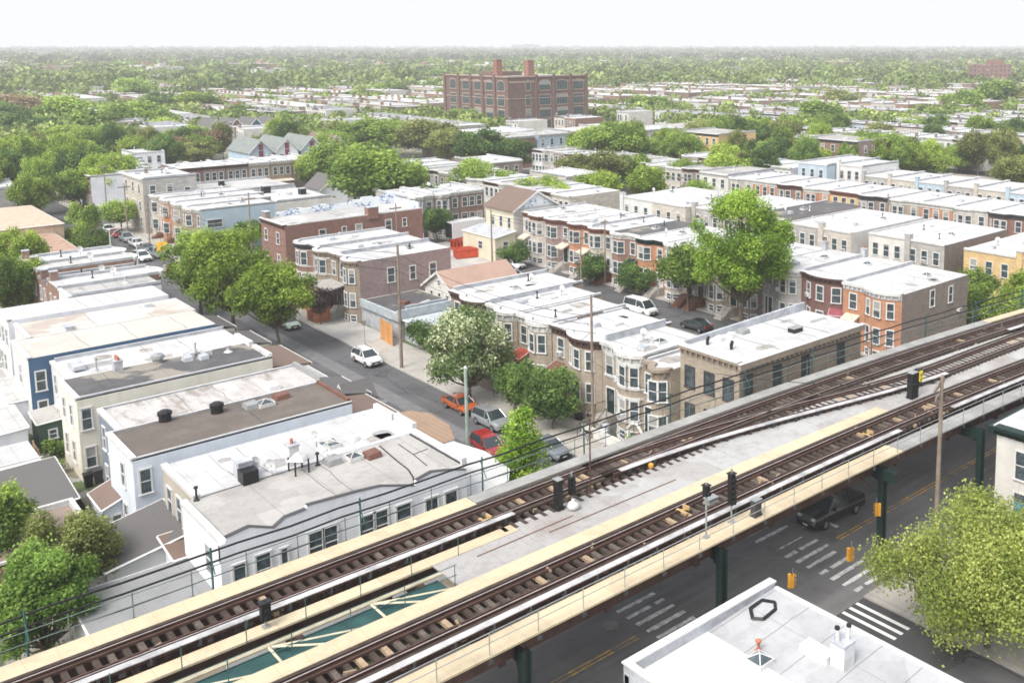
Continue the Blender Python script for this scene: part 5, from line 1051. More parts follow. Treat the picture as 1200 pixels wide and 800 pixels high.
# low blocks before the factory
for i,(X0,X1,Y0,Y1,H_,f_,rm_,lab) in enumerate(((132.2+3.5,149,204+7,222,8.5,B_red,RG,'red painted brick block before the factory'),(150,160,211,222,8.5,S_lb,RG,'pale blue rendered block in front of the brick factory'),(161,176,211,222,8.8,B_tan,RW,'tan brick block right of the pale blue rendered block'),
   (182.8,200,211,222,7.5,B_lt,RW,'long pale low block at the foot of the factory'),(201,222,213,228,7.,plain('metal_clad_grey',(.3,.35,.34),.6),RG,'wide grey clad warehouse right of the factory trees'),(141,168,238,256,7.,B_tan,RW,'flat roofed workshop at the foot of the factory left wing'),(228,240,214,226,7,B_red,RW,'small red brick block right of the grey warehouse'),(186,200,228,240,7.5,B_cr,RW,'cream water tank block next to the factory corner'))):
    house(lab,X0,X1,Y0,Y1,H_,face='N',fm=f_,rm=rm_,cm=dirtwhite,lod=1,dr=99,cat='building',name='flat_roofed_block',cols=[(q*3+1.5,.9) for q in range(int((X1-X0)/3))],floors=[H_-2.8,H_-5.6] if i!=4 else [])

MR=[]
for i in range(7): MR.append((98.,109.,129.+5.3*i,134.2+5.3*i))
for i in range(5): MR.append((137.,148.,137.+5.5*i,142.4+5.5*i))
for i in range(6): MR.append((154.,165.,128.+5.4*i,133.3+5.4*i))
for i in range(5): MR.append((98.,110.,166.+5.6*i,171.5+5.6*i))
for i in range(6): MR.append((137.,148.,168.+4.6*i,172.5+4.6*i))
for i,(x0,x1,y0,y1) in enumerate(MR):
    f_=(B_cr,B_lt,B_brn,B_bg,S_pl,B_tan,S_wh,B_gr)[(i*5)%8]; fn=('cream','pale stucco','brown brick','grey brown','light sided','tan brick','white sided','grey')[(i*5)%8]
    house(f'{fn} row house between middle distance trees, {ord_(i%20)} of the {("nearer","farther")[i//15]} terraces',x0,x1,y0,y1-.05,6.9+.1*(i%4),fm=f_,rm=(RW,RW,RW2,RG)[i%4],cm=(dirtwhite,dkbrown,trimw)[i%3],lod=1,dr=99,prof=('flat','bayL')[i%2],group='flat roofed row houses between the middle distance trees',pp=(.2,0))
# ================================================================ brick factory
FD=356.; 
def fp(az,dist): return dist*math.cos(az),dist*math.sin(az)
faz=R(46.12)-math.atan((596-800)/1143)
fx,fy=fp(faz,FD)      # near corner
fac=thing('brick_factory','large old four storey brick factory with two chimneys rising over the district','factory',(fx,fy,0))
FW,FL,FH=36.,44.,20.4   # along +X (right wing), along +Y (left wing)
fb=brick('brick_factory_brown',(.15,.085,.07),None,.35,2.); fs=plain('factory_stone',(.36,.27,.23),.7)
ff=MB().m(fb).box(0,FW,0,FL,0,FH); obj('wall',ff,fac)
obj('roof',MB().m(RG).box(.4,FW-.4,.4,FL-.4,FH,FH+.02),fac)
for x0,x1 in ((11.7,12.7),(19.6,20.5),(27.4,28.3),(34.9,35.9)): obj('pilaster',MB().m(fb).box(x0,x1,-.5,0,0,FH+1),fac)
for y0 in (7.8,15.8,24,32.4,42.6): obj('pilaster',MB().m(fb).box(-.5,0,y0,y0+1.4,0,FH+1),fac)
cp=MB().m(fs); cp.box(-.35,FW+.3,-.35,.4,FH,FH+.5).box(-.35,.4,.41,FL,FH,FH+.5); cp.box(.5,11.5,-.12,-.0,FH-2.,FH-1.3).box(25.9,34.8,-.12,0,FH-2.,FH-1.3).box(-.12,0,13,32,FH-1.9,FH-1.3); cp.box(0,FW,-.15,0,12.6,12.9).box(-.15,0,0,FL,12.6,12.9); obj('coping',cp,fac)
fwin=plain('factory_frame_green',(.1,.15,.13),.5)
def fwindow(x,y,z,w,h,ang,arch):
    a=MB().m(fs).box(-w/2-.2,w/2+.2,-.16,-.01,-.35,-.02); n=8
    P=[(-w/2,0),(w/2,0)]
    if arch: P+= [(w/2*math.cos(PI*i/n),h-.9+.9*math.sin(PI*i/n)) for i in range(n+1)]
    else: P+=[(w/2,h),(-w/2,h)]
    fr=[(-w/2-.3,-.05),(w/2+.3,-.05)]+([((w/2+.3)*math.cos(PI*i/n),h-.9+1.25*math.sin(PI*i/n)) for i in range(n+1)] if arch else [(w/2+.3,h+.35),(-w/2-.3,h+.35)])
    a.m(fs).face(*[(x_,-.03,z_) for x_,z_ in fr]); o=obj('window',a,fac,(x,y,z),ang)
    g=MB().m(W_gl).face(*[(x_,-.06,z_) for x_,z_ in P]); g.m(fwin)
    for k in range(1,4): g.box(-w/2+w*k/4-.06,-w/2+w*k/4+.06,-.12,-.05,0,h-.15)
    g.box(-w/2,w/2,-.12,-.05,h*.45,h*.45+.14); obj('pane',g,o)
for z,ar in ((15.6,True),(10.2,False),(5.3,False),(1.0,False)):
    for x,w_ in ((8.6,2.0),(16.1,4.9),(24,4.9),(31.6,4.9)): fwindow(x,0,z,w_,3.5,0,ar)
    for y in (4.6,12.2,20.2,28.4,37.6): fwindow(0,y,z,4.3,3.5,-PI/2,ar)
def fch(x,y,w_,h_,lab): o=obj('chimney',MB().m(brick('brick_chimney_red',(.25,.11,.08),None,.3,2.)).hexa([(-w_/2,-w_/2,0),(w_/2,-w_/2,0),(w_/2,w_/2,0),(-w_/2,w_/2,0),(-w_*.42,-w_*.42,h_),(w_*.42,-w_*.42,h_),(w_*.42,w_*.42,h_),(-w_*.42,w_*.42,h_)]).m(fs).box(-w_*.48,w_*.48,-w_*.48,w_*.48,h_,h_+.3),fac,(x,y,FH))
fch(5,14,2.7,6.2,''); fch(17,11,3.,5.8,'')
obj('stair_house',MB().m(fb).box(8,20,20,32,FH,FH+1.6),fac)
# ================================================================ procedural district
def proj(E,n,z):
    c,s=math.cos(R(46.12)),math.sin(R(46.12)); f=E*c+n*s; r=E*s-n*c; p=R(7.87); dz=z-32
    cz=f*math.cos(p)-dz*math.sin(p); up=f*math.sin(p)+dz*math.cos(p)
    return (800+1143*r/cz, 211-1143*up/cz, cz) if cz>1 else (-999,-999,cz)
occupied=[]     # rectangles of hand built blocks
for o in list(sc.objects):
    pass
rnd=random.Random(5); cand=[]
walls=[B_brn,B_tan,B_cr,B_lt,B_bg,B_red,S_pl,B_gr,S_lb,B_mauve,S_wh,B_or]; rfs=[RW,RW,RW,RW2,RW,RG,RC]
blkE=[(81.5,123.5)]+[(132+47*k,170.5+47*k) for k in range(0,26)]
blkN=[(41.4,196),(209,335),(347,470),(482,610),(622,750),(762,890),(902,1030),(1042,1170),(1182,1310),(1322,1450)]
fr_=(fx-10,fx+FW+14,fy-22,fy+FL+8)
for bi,(a0,a1) in enumerate(blkE):
    for bj,(b0,b1) in enumerate(blkN):
        for side,e0 in (('front',a0+3.),('rear',a1-15.5)):
            y=b0+3+rnd.uniform(0,3); run=0; dens=.97 if e0>150 and bj==0 else (.8 if e0/(b0+60)>.55 else .62)
            if e0/(b0+1)<.42 and b0>200: dens=.72
            H_=rnd.uniform(6.6,8.2)
            while y<b1-9:
                if run<=0:
                    if rnd.random()>dens: y+=rnd.uniform(6,22); run=rnd.randint(4,12); continue
                    run=rnd.randint(5,16); H_=rnd.uniform(6.4,8.4); jog=rnd.uniform(-1,1)
                w_=6.05; run-=1; ye=y+w_-.05
                u,v,cz=proj(e0+5,y+3,H_)
                ok=-20<u<1220 and cz<5000
                if bj==0 and a0<150: ok=ok and False
                if bj==0 and a0<185 and y<125: ok=False
                if bj==0 and e0>170 and e0<196 and 128<y+3<150: ok=False
                if fr_[0]<e0+6<fr_[1] and fr_[2]<y+3<fr_[3]: ok=False
                if bj==1 and e0<245 and y<262: ok=False
                if bj==1 and e0<140 and y<300: ok=False
                if bj==0 and 128<a0<172 and 118<y<200: ok=False
                if ok: cand.append((math.hypot(e0,y),e0+jog*.3,y,w_-.05,H_,side))
                y+=w_
# yard trees and street trees in the same blocks are handled below
cand.sort(); NI=150
protos={}
def proto(side,fi,ri,h_):
    k=(side,fi,ri,h_)
    if k in protos: return protos[k]
    r=house('x',0,12,0,6,h_,fm=walls[fi],rm=rfs[ri],front=side=='front',rear=side=='rear',lod=1,prof='bayL' if side=='front' and fi%2 else 'flat',cm=(dirtwhite,dkbrown,dkgrey)[fi%3],pp=(.25,0),dr=99,chim=((.3,1,h_-.1,.6,.6,1.1,None,0),) ,name='row_house')
    bpy.context.view_layer.update(); freeze(r); protos[k]=r; r['_u']=0; return r
zone=lambda e,n:'at far left' if n>e*1.5 else ('beyond the factory' if n>e*.9 else 'among the white roofs at right')
wl_n=['brown brick','tan brick','cream','white stucco','grey brown','red brick','pale sided','grey','pale blue','mauve brick','white sided','orange brick']
for d_,e,y,w_,H_,side in cand[:NI]:
    fi=rnd.randrange(12); ri=rnd.randrange(7); fi=fi if rnd.random()<.6 else rnd.choice((2,3,6)); h_=rnd.choice((7.,7.6))
    ri=rnd.choice((0,3)) if rnd.random()<.85 else 5
    k_=(side,fi,ri,7.); r=proto(*k_)
    lab=f'distant flat roofed row house with {wl_n[fi]} {side} wall {zone(e,y)}'
    grp=f'distant {wl_n[fi]} {side} walls {zone(e,y)}'
    if r['_u']==0: r['_u']=1; r.location=(e,y+w_,0); r['label']=lab; r['group']=grp; q=r
    else: q=dup(r,None,(e,y+w_,0),-PI/2,lab,grp)
    q.scale=(w_/6,1,H_/7)
for r in protos.values():
    if '_u' in r: del r['_u']
for o in sc.objects:
    if '_u' in o: del o['_u']
far=MB()
dw=[plain('far_wall_'+str(i),c,.9,.1,.1) for i,c in enumerate(((.28,.17,.13),(.45,.42,.38),(.36,.27,.2),(.5,.5,.48),(.2,.14,.12)))]
dr_=[plain('far_roof_'+str(i),c,.8,.2,.2) for i,c in enumerate(((.5,.5,.5),(.4,.4,.39),(.2,.195,.19),(.55,.55,.54)))]
for d_,e,y,w_,H_,side in cand[NI:9000]:
    far.m(rnd.choice(dw)).box(e,e+12,y,y+w_,0,H_); far.m(rnd.choices(dr_,(4,4,3,4))[0]).box(e-.2,e+12.2,y,y+w_,H_,H_+.25)
    if rnd.random()<.7: far.m(dw[rnd.randrange(5)]).box(e+.5,e+1.6,y+.2,y+1.1,H_,H_+1.5)
    if d_<700 and rnd.random()<.8:
        far.m(dkgrey)
        for q in (1,2.6,4.2): far.box(e-.05,e,y+q,y+q+.9,H_-2.6,H_-1.2)
for i in range(2600):      # beyond the last drawn streets: rows of rooftops out to the horizon
    d_=rnd.uniform(1300,6500)**1.; az=R(rnd.uniform(22,86)); e,y=d_*math.cos(az),d_*math.sin(az); L=rnd.uniform(20,90); H_=rnd.uniform(6,11)
    if rnd.random()<.35: L,wd=rnd.uniform(12,25),L
    else: wd=12
    far.m(rnd.choice(dw)).box(e,e+wd,y,y+L,0,H_); far.m(rnd.choices(dr_,(4,4,3,4))[0]).box(e,e+wd,y,y+L,H_,H_+.4)
for i in range(170):
    d_=rnd.uniform(850,3400); az=R(rnd.uniform(24,84)); e,y=d_*math.cos(az),d_*math.sin(az); a_,b_=rnd.uniform(14,38),rnd.uniform(14,34); H_=rnd.uniform(8,13)
    if fr_[0]-20<e<fr_[1]+20 and fr_[2]-20<y<fr_[3]+20: continue
    far.m(rnd.choice(dw)).box(e,e+a_,y,y+b_,0,H_).m(rnd.choice(dr_)).box(e+.3,e+a_-.3,y+.3,y+b_-.3,H_,H_+.3).m(rnd.choice(dw)).box(e+a_*.3,e+a_*.5,y+b_*.3,y+b_*.6,H_,H_+rnd.uniform(1.5,3.5))
o=obj('distant_houses',far); tag(o,'mass of distant flat roofed houses fading into the haze','houses','',None); o['kind']='stuff'
# skyline blocks
for lab,u,v,w_,dist,h_ in (('red brown multi storey block on the right skyline',1158,76,54,700,19),('hazy pale slab block on the horizon above the factory',618,53,38,3800,33),('hazy low block on the horizon left of the slab',525,55,16,3600,27),('hazy small block on the horizon right of centre',675,55,20,3700,27),('pale block at the left horizon',60,60,30,2600,20)):
    az=R(46.12)-math.atan((u-800)/1143); wd=w_*dist/1143/1.2; x,y=dist*math.cos(az),dist*math.sin(az)
    r=thing('tower_block',lab,'apartment block',(x,y,0),az-PI/2); obj('wall',MB().m(brick('brick_far_block',(.2,.1,.08),None,.2,3.) if dist<1000 else dw[3]).box(-wd/2,wd/2,0,14,0,h_).box(-wd*.1,wd*.3,3,9,h_,h_+3),r)
    if dist<1000:
        for zz in range(2,18,3): 
            for k in range(10): obj('window',MB().m(W_gl).face((-wd/2+wd*(k+.3)/10,-.05,zz),(-wd/2+wd*(k+.7)/10,-.05,zz),(-wd/2+wd*(k+.7)/10,-.05,zz+1.6),(-wd/2+wd*(k+.3)/10,-.05,zz+1.6)),r)
# ================================================================ trees
def at(u,v,z):   # ground point whose height z is seen at photograph coordinates (survey helper)
    a=(u-800)/1143; b=-(v-211)/1143; p=R(7.87); fz=math.cos(p)+b*math.sin(p); uz=-math.sin(p)+b*math.cos(p); t_=(z-32)/uz
    f,r=fz*t_,a*t_; c,s=math.cos(R(46.12)),math.sin(R(46.12)); return f*c+r*s, f*s-r*c
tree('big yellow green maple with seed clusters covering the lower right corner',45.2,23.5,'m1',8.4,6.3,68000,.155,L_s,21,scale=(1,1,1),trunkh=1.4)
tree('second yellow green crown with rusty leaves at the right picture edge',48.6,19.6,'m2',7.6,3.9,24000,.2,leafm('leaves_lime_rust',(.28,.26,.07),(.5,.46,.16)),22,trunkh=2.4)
tree('bright bushy green tree at the lower left corner',8.5,56.2,'l1',7.0,2.8,30000,.17,leafm('leaves_fresh',(.115,.22,.035),(.28,.42,.09)),23,trunkh=1.2,gap=0)
bush('low dark shrub under the bright bushy tree beside the viaduct',8.0,51.2,2.0,3.4,6000,.18,L_d,124)
bush('shrub between garage wall and viaduct at the bottom left edge',6.6,49.6,2.2,3.2,6000,.18,L_g,125)
tree('olive green tree standing behind the bright bushy tree at lower left',10.7,60.4,'l2',7.2,2.8,22000,.17,L_o,24,trunkh=1.2)
tree('dark leafy tree cut by the left edge above the brick garage',8.3,67.2,'l3',7.0,2.2,12000,.2,L_g,25,trunkh=1.5)
tree('pale flowering street tree in front of the tan row houses',44.7,74.2,'fl',9.4,4.4,24000,.24,L_f,26,trunkh=1.5)
tree('dense green garden tree left of the brown awning',45.9,68.6,'gd1',5.2,2.6,9000,.22,L_d,27,trunkh=1.)
tree('dense green garden tree right in front of the brown awning house',46.4,64.0,'gd2',5.4,2.7,10000,.22,L_d,28,trunkh=1.)
tree('bright conical evergreen by the viaduct railing',35.9,53.2,'cn',7.9,3.1,20000,.17,leafm('leaves_lime_cone',(.2,.36,.03),(.42,.6,.08)),29,shape='cone',trunkh=.6)
for i,(X,Y,r_,h_,m_) in enumerate(((35.7,50.9,2.2,4.6,L_b),(37.4,50.2,2.2,4.0,L_g),(46.0,52.6,1.7,3.2,L_b),(48.6,50.9,1.3,2.4,L_g),(35.2,55.3,1.4,3.2,L_b))):
    bush(('leafy shrub at the foot of the conical evergreen','green shrub between railing and conical evergreen','bright shrub behind the railing right of the evergreen','small shrub beside the white garden arch','tall shrub left of the conical evergreen by the grey roof')[i],X,Y,r_,h_,3000,.2,m_,31+i)
tree('large bright green street tree nearest the parked green car',38.1,100.8,'s1',9.8,4.5,24000,.28,L_b,36,trunkh=2.6)
tree('tallest green street tree beside the far white roofs, left of the bright one',36.9,110.3,'s2',13.2,5.3,24000,.28,L_b,37,trunkh=2.8)
tree('lower green street tree behind the tallest one near the white roofs',37.2,122,'s3',11,4.2,12000,.32,L_g,138,trunkh=2.4)
tree('small tree with purple black leaves by the brown porch steps',45.6,107.6,'pu',4.6,1.9,3500,.22,L_p,38,trunkh=1.3)
for i,(X,Y,h_,r_) in enumerate(((36.6,177.5,7.5,2.9),(36.8,170.,8.,3.3))):
    tree(('conical street tree further from the camera above the white roofs','conical street tree nearer the camera above the white roofs')[i],X,Y,'pyr',8,3.2,7000,.3,L_g,39,scale=(r_/3.2,r_/3.2,h_/8),rz=i*2.,shape='cone',trunkh=.8)
for i,(X,Y) in enumerate(((44.9,186),(45.2,151.3))): tree(('broad dark street tree over the parked cars near the avenue','small round street tree on the pavement before the orange bay fronts')[i],X,Y,'st3',5.5,3,5000,.28,L_g,40,scale=(1.35,1.35,1.1) if i==0 else (.7,.7,.75),rz=i)
tree('very tall green tree on the second street towering over the row houses',79.3,72.9,'big',17.4,6.1,42000,.26,leafm('leaves_vivid',(.17,.3,.03),(.4,.57,.09)),41,trunkh=3.)
tree('smaller bright street tree just left of the very tall tree',80.4,82.6,'sm2',8.6,4.2,9000,.32,L_g,42,trunkh=2.8)
for i,(X,Y,s_2) in enumerate(((78.9,117.2,.9),(80.4,101.5,.95),(80.6,93.0,1.0))): tree(('round dark shrub tree before the cream awning houses','round dark street tree before the cream brick house','round dark street tree before the dark red house')[i],X,Y,'rd2',4.2,3.,5500,.26,L_d,43,scale=(s_2,s_2,s_2),rz=i*1.3,trunkh=.8)
for i,(X,Y,r_,h_) in enumerate(((97.5,55,3.2,5.),(99,50.5,3.4,6.),(103,57,3.4,6.2),(98.5,62,2.4,4.0),(99,46,3.2,4.6))): bush(('large green shrub at the end of the grey brown wall','wide shrub behind the railing at right','shrub under the yellow brick rear wall','shrub behind the roof of the orange end house','shrub cut by the right picture edge')[i],X,Y,r_,h_,6500,.26,(L_g,L_b)[i%2],50+i)
tree('round tree left of the yellow rear wall',103.5,50.5,'ry',6.6,3.8,6000,.36,L_b,56,trunkh=1.2)
# mid distance trees, placed where they stand in the photograph: crown centre u, crown top v, width in px, height in m, kind
K={'g':L_g,'b':L_b,'d':L_d,'o':L_o,'r':L_r}
kn={'g':'mid green','b':'bright green','d':'dark green','o':'olive green','r':'rust coloured'}
TL=[(15,158,74,11,'b'),(36,208,46,9,'b'),(88,176,52,11,'d'),(75,112,110,15,'g'),(12,110,70,14,'r'),(32,132,60,11,'d'),(110,128,66,12,'g'),(152,92,66,15,'g'),(190,108,60,12,'d'),(228,108,60,12,'b'),(172,126,56,11,'g'),(282,124,60,10,'g'),(70,148,56,9,'b'),(128,146,44,10,'g'),(205,150,40,9,'g'),(200,160,50,9,'r'),(222,150,40,10,'d'),(245,152,44,10,'r'),(130,178,26,6,'g'),
 (400,168,90,12,'g'),(345,228,60,6,'b'),(392,152,70,11,'g'),(432,172,130,14,'g'),(452,138,90,12,'g'),(500,140,90,12,'o'),(560,152,80,12,'d'),(470,190,70,10,'g'),(553,184,70,11,'g'),(545,128,40,9,'g'),(418,142,60,11,'g'),(372,150,40,9,'g'),(590,200,60,8,'b'),(628,205,80,9,'b'),(655,215,50,8,'b'),(505,215,36,8,'d'),(510,243,44,6,'d'),(525,150,60,11,'o'),
 (512,82,46,13,'g'),(508,96,40,11,'g'),(458,98,46,11,'g'),(430,100,40,10,'g'),(452,130,30,7,'b'),(535,128,36,8,'g'),(655,130,20,7,'d'),
 (716,143,88,14,'g'),(685,150,60,12,'b'),(742,150,60,12,'g'),(692,178,90,10,'o'),(700,200,70,9,'b'),(760,195,60,9,'b'),(745,180,50,9,'g'),(800,184,60,9,'g'),(762,112,62,11,'g'),(870,137,54,13,'d'),(920,140,62,12,'o'),(958,118,64,13,'g'),(985,106,56,12,'o'),(852,180,70,10,'b'),(882,176,50,9,'g'),(820,160,50,9,'o'),(815,210,60,8,'g'),
 (1168,95,92,16,'g'),(1128,106,60,13,'g'),(1195,100,60,14,'o'),(1092,88,44,12,'g'),(1012,88,40,10,'g'),(962,84,40,10,'g'),(834,76,70,12,'o'),(848,92,50,10,'g'),(1190,182,60,10,'o'),(1062,160,60,7,'b'),(1095,178,60,7,'b'),(1135,168,50,7,'g'),(1075,140,60,9,'g'),(1100,130,40,9,'g'),(935,100,30,9,'d'),(1145,246,40,6,'b'),(1175,256,36,5.5,'b'),
 (245,236,50,6,'b'),(330,200+40,50,5,'b'),(290,258,40,5,'d'),(262,268,36,5,'g'),(20,270,60,9,'b'),(8,300,50,9,'g'),(40,300,46,8,'b'),(5,120,50,12,'d'),(340,130,50,9,'g'),(365,180,44,9,'b'),
 (150,120,90,13,'g'),(105,150,70,10,'o'),(190,140,60,9,'b'),(150,74,40,11,'g'),(100,78,50,11,'d'),(60,84,60,11,'g'),(20,80,50,11,'g'),(210,70,50,11,'g'),(258,74,50,11,'o'),(300,72,50,11,'g'),(350,76,46,10,'g'),(420,78,40,11,'d'),(735,84,40,11,'g'),(900,70,40,10,'g'),(1060,72,40,10,'g'),(1100,72,30,10,'g'),(600,70,60,9,'g'),(560,74,40,9,'g'),(650,72,50,9,'g'),(480,72,50,9,'g')]
LODS=[('n',16000,.27),('m',9000,.35),('f',3600,.56)]
side_w=lambda u:'left' if u<400 else ('middle' if u<800 else 'right')
count={}
for i,(u,v,wp,h_,k) in enumerate(TL):
    X,Y=at(u,v,h_*.97); d_=math.hypot(X,Y)
    if d_>2500 or d_<20: continue
    rr_=wp/2*d_/1143*.92; rr_=min(max(rr_,1.8),11)
    l=LODS[0 if d_<150 else (1 if d_<330 else 2)]
    sx=rr_/4.; sz=h_/9.
    dist='near' if d_<150 else ('mid distance' if d_<330 else 'far')
    key=(kn[k],side_w(u),dist); count[key]=count.get(key,0)+1; c=count[key]
    lab=f'{dist} {kn[k]} tree in the {side_w(u)} part of the view, {nm[min(c,20)-1]} of its kind'
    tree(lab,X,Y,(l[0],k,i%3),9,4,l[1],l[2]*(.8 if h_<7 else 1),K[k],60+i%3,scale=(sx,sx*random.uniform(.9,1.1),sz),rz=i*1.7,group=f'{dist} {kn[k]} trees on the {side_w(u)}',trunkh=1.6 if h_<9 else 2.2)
# procedural individual trees filling yards and streets, then the distant woodland mass
rt=random.Random(11); T2=[]; fr2=(fx-12,fx+FW+6,fy-40,fy+FL+4)
hc=[(e,y) for d_,e,y,w_,H_,s in cand[:6000]]
cells={}
for e,y in hc: cells.setdefault((int(e//10),int(y//10)),[]).append((e,y))
def freep(x,y,m=1.):
    for i in (-2,-1,0,1):
        for j in (-1,0,1):
            for e,q in cells.get((int(x//10)+i,int(y//10)+j),()):
                if e-m<x<e+12+m and q-m<y<q+6+m: return False
    return not (fr2[0]<x<fr2[1] and fr2[2]<y<fr2[3])
tries=0
while len(T2)<3200 and tries<60000:
    tries+=1; az=R(rt.uniform(25,83)); d_=170*(1500/170)**(rt.random()**.8); x,y=d_*math.cos(az),d_*math.sin(az)
    if x<132 and y<215 : continue
    if x<215 and y<128: continue
    if 60<x<128 and y<264: continue
    if d_<330 and rt.random()<.55: continue
    if 96<x<166 and y<200 and rt.random()<.7: continue
    if 95<x<128 and 285<y<332: continue
    if 120<x<235 and 205<y<265: continue
    if not freep(x,y,1.): continue
    leftish=az>R(52)
    if not leftish and rt.random()<.15: continue
    T2.append((d_,x,y))
T2.sort(); NT=170
for i,(d_,x,y) in enumerate(T2[:NT]):
    k=rt.choice('gggbbdog'); l=LODS[1 if d_<330 else 2]; h_=rt.uniform(7,12); s_3=rt.uniform(.75,1.35)
    zn='left' if y>x*1.5 else ('centre' if y>x*.9 else 'right')
    tree(f'{kn[k]} yard tree among the far rooftops on the {zn}',x,y,(l[0],k,i%3),9,4,l[1],l[2],K[k],60+i%3,scale=(s_3,s_3,h_/9),rz=i*.9,group=f'{kn[k]} yard trees among the far rooftops, {zn}',trunkh=2.2)
def woods(name,pts,n,leaf,mat,seed):
    rg=np.random.default_rng(seed); P=np.array(pts); m=len(P); dv=rg.normal(size=(m,n,3)); dv/=np.linalg.norm(dv,axis=2)[:,:,None]; dv[:,:,2]=np.abs(dv[:,:,2])*1.-.35
    rad=P[:,3][:,None]*rg.uniform(.55,1.05,(m,n)); C=P[:,None,:3]+dv*rad[:,:,None]*np.array([1,1,.9]); C=C.reshape(-1,3); N_=m*n
    nv=dv.reshape(-1,3)+rg.normal(size=(N_,3))*.6; nv/=np.linalg.norm(nv,axis=1)[:,None]; u=np.cross(nv,rg.normal(size=(N_,3))); u/=np.linalg.norm(u,axis=1)[:,None]; v=np.cross(nv,u)
    sz=(np.repeat(P[:,3],n)*leaf*rg.uniform(.6,1.3,N_))[:,None]; V=np.stack([C-u*sz,C-v*sz*.7,C+u*sz,C+v*sz*.7],1).reshape(-1,3)
    me=bpy.data.meshes.new(name); me.vertices.add(4*N_); me.vertices.foreach_set('co',V.ravel()); me.loops.add(4*N_); me.loops.foreach_set('vertex_index',np.arange(4*N_)); me.polygons.add(N_); me.polygons.foreach_set('loop_start',np.arange(N_)*4); me.polygons.foreach_set('loop_total',np.full(N_,4))
    tn=np.repeat(rg.uniform(.15,.62,m),n)*rg.uniform(.7,1.3,N_)*(.75+.35*dv.reshape(-1,3)[:,2]); at_=me.attributes.new('tone','FLOAT','FACE'); at_.data.foreach_set('value',tn.astype(np.float32)); me.materials.append(mat); me.update(calc_edges=True)  # tops paler, undersides darker: shade painted into the distant crowns
    o=obj(name,me); o['kind']='stuff'; return o
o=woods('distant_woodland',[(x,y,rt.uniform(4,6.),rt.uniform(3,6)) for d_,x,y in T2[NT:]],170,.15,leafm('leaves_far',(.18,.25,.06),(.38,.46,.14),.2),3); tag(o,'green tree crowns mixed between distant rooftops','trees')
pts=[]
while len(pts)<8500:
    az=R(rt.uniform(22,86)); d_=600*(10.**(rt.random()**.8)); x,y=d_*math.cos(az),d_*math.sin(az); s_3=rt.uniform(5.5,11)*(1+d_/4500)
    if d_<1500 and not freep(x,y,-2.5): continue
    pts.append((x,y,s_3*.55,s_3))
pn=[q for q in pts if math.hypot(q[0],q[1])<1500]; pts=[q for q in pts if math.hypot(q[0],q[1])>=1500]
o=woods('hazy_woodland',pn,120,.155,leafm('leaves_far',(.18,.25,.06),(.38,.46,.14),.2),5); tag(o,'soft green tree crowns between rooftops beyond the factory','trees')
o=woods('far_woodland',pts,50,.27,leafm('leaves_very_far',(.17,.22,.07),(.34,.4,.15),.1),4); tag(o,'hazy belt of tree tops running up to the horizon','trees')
# ================================================================ cars
cw=paint('car_white',(.72,.73,.74)); cs=paint('car_silver',(.42,.44,.46),.25,.5); cbk=paint('car_black',(.018,.018,.022),.15); crd=paint('car_red',(.28,.015,.02)); cor=paint('car_orange',(.38,.09,.025)); cgn=paint('car_sage',(.36,.46,.36)); cgr=paint('car_grey',(.16,.18,.2)); cbl=paint('car_blue_grey',(.17,.24,.32))
Z=.015
car('white sport utility vehicle parked alone against the pavement',43.2,91.2,-PI/2,'suv',cw,rack=True)
car('orange red sedan parked under the flowering tree',43.3,73.4,-PI/2,'sedan',cor)
car('silver sport utility vehicle parked behind the orange sedan',43.2,68.3,-PI/2,'suv',cs)
car('bright red hatchback driving beside the green lamp post',39.9,63.6,PI*.46-PI,'suv',crd)
car('dark grey car parked between garden trees and railing',43.3,60.3,-PI/2,'sedan',cgr)
car('sage green sedan half under the bright street tree',42.6,109.6,-PI/2,'sedan',cgn)
car('white car hidden behind the bright street tree',43.0,116.4,-PI/2,'suv',cw)
car('dark silver car behind the dark porch roof by the kerb',37.0,76.2,PI/2,'sedan',cs)
pk=car('black pickup truck waiting on the avenue under the viaduct',51.0,38.4,PI-.02,'pickup',cbk,rack=True)
car('black sedan parked on the second street by the tan corner building',75.6,76.4,PI/2,'sedan',cbk)
car('white cargo van parked on the second street',75.6,85.9,-PI/2,'van',cw,cat='van')
car('silver sedan parked beside the garden wall on the second street',75.9,114.8,-PI/2,'sedan',cs)
car('pale silver coupe in the yard in front of the cream awning house',78.5,117.,-PI/2,'sedan',cw)
gp='cars parked along the far part of the residential street'
for i,(X,Y,rz,kd,c_,lab) in enumerate(((40.9,159.6,-PI/2+.1,'suv',cw,'white car standing in the road beside the yellow warning sign'),(43.4,160.6,-PI/2,'suv',cs,'silver car parked behind the yellow warning sign'),(43.4,166.3,-PI/2,'sedan',cgr,'grey car second in the line before the yellow sign'),(43.4,171.8,-PI/2,'sedan',cw,'white car third in the line before the yellow sign'),(43.4,177.3,-PI/2,'suv',cs,'silver car fourth in the line before the yellow sign'),(43.3,182.8,-PI/2,'sedan',crd,'maroon car fifth in the line before the yellow sign'),(43.3,188.5,-PI/2,'sedan',cw,'white car at the head of the line near the avenue'),(36.9,195.5,PI/2,'sedan',cgr,'grey car on the left side of the street by the peach building'),(42.0,203,-.1,'suv',cs,'silver car crossing the far avenue'),(36.9,188.5,PI/2,'suv',cs,'silver car parked below the round tree on the far left'))): car(lab,X,Y,rz,kd,c_,group=gp)
for i,(X,Y,c_) in enumerate(((72.5,207.2,cbl),(77.8,207.3,cw),(82.8,207.2,cs))): car(('blue grey car parked outside the avenue shop row','white car parked outside the avenue shop row','silver car parked right of the white car at the avenue shops')[i],X,Y,0,'suv',c_)
car('dark car below the crown of the maple in the lower right corner',51.5,20.4,-PI/2,'suv',cgr)
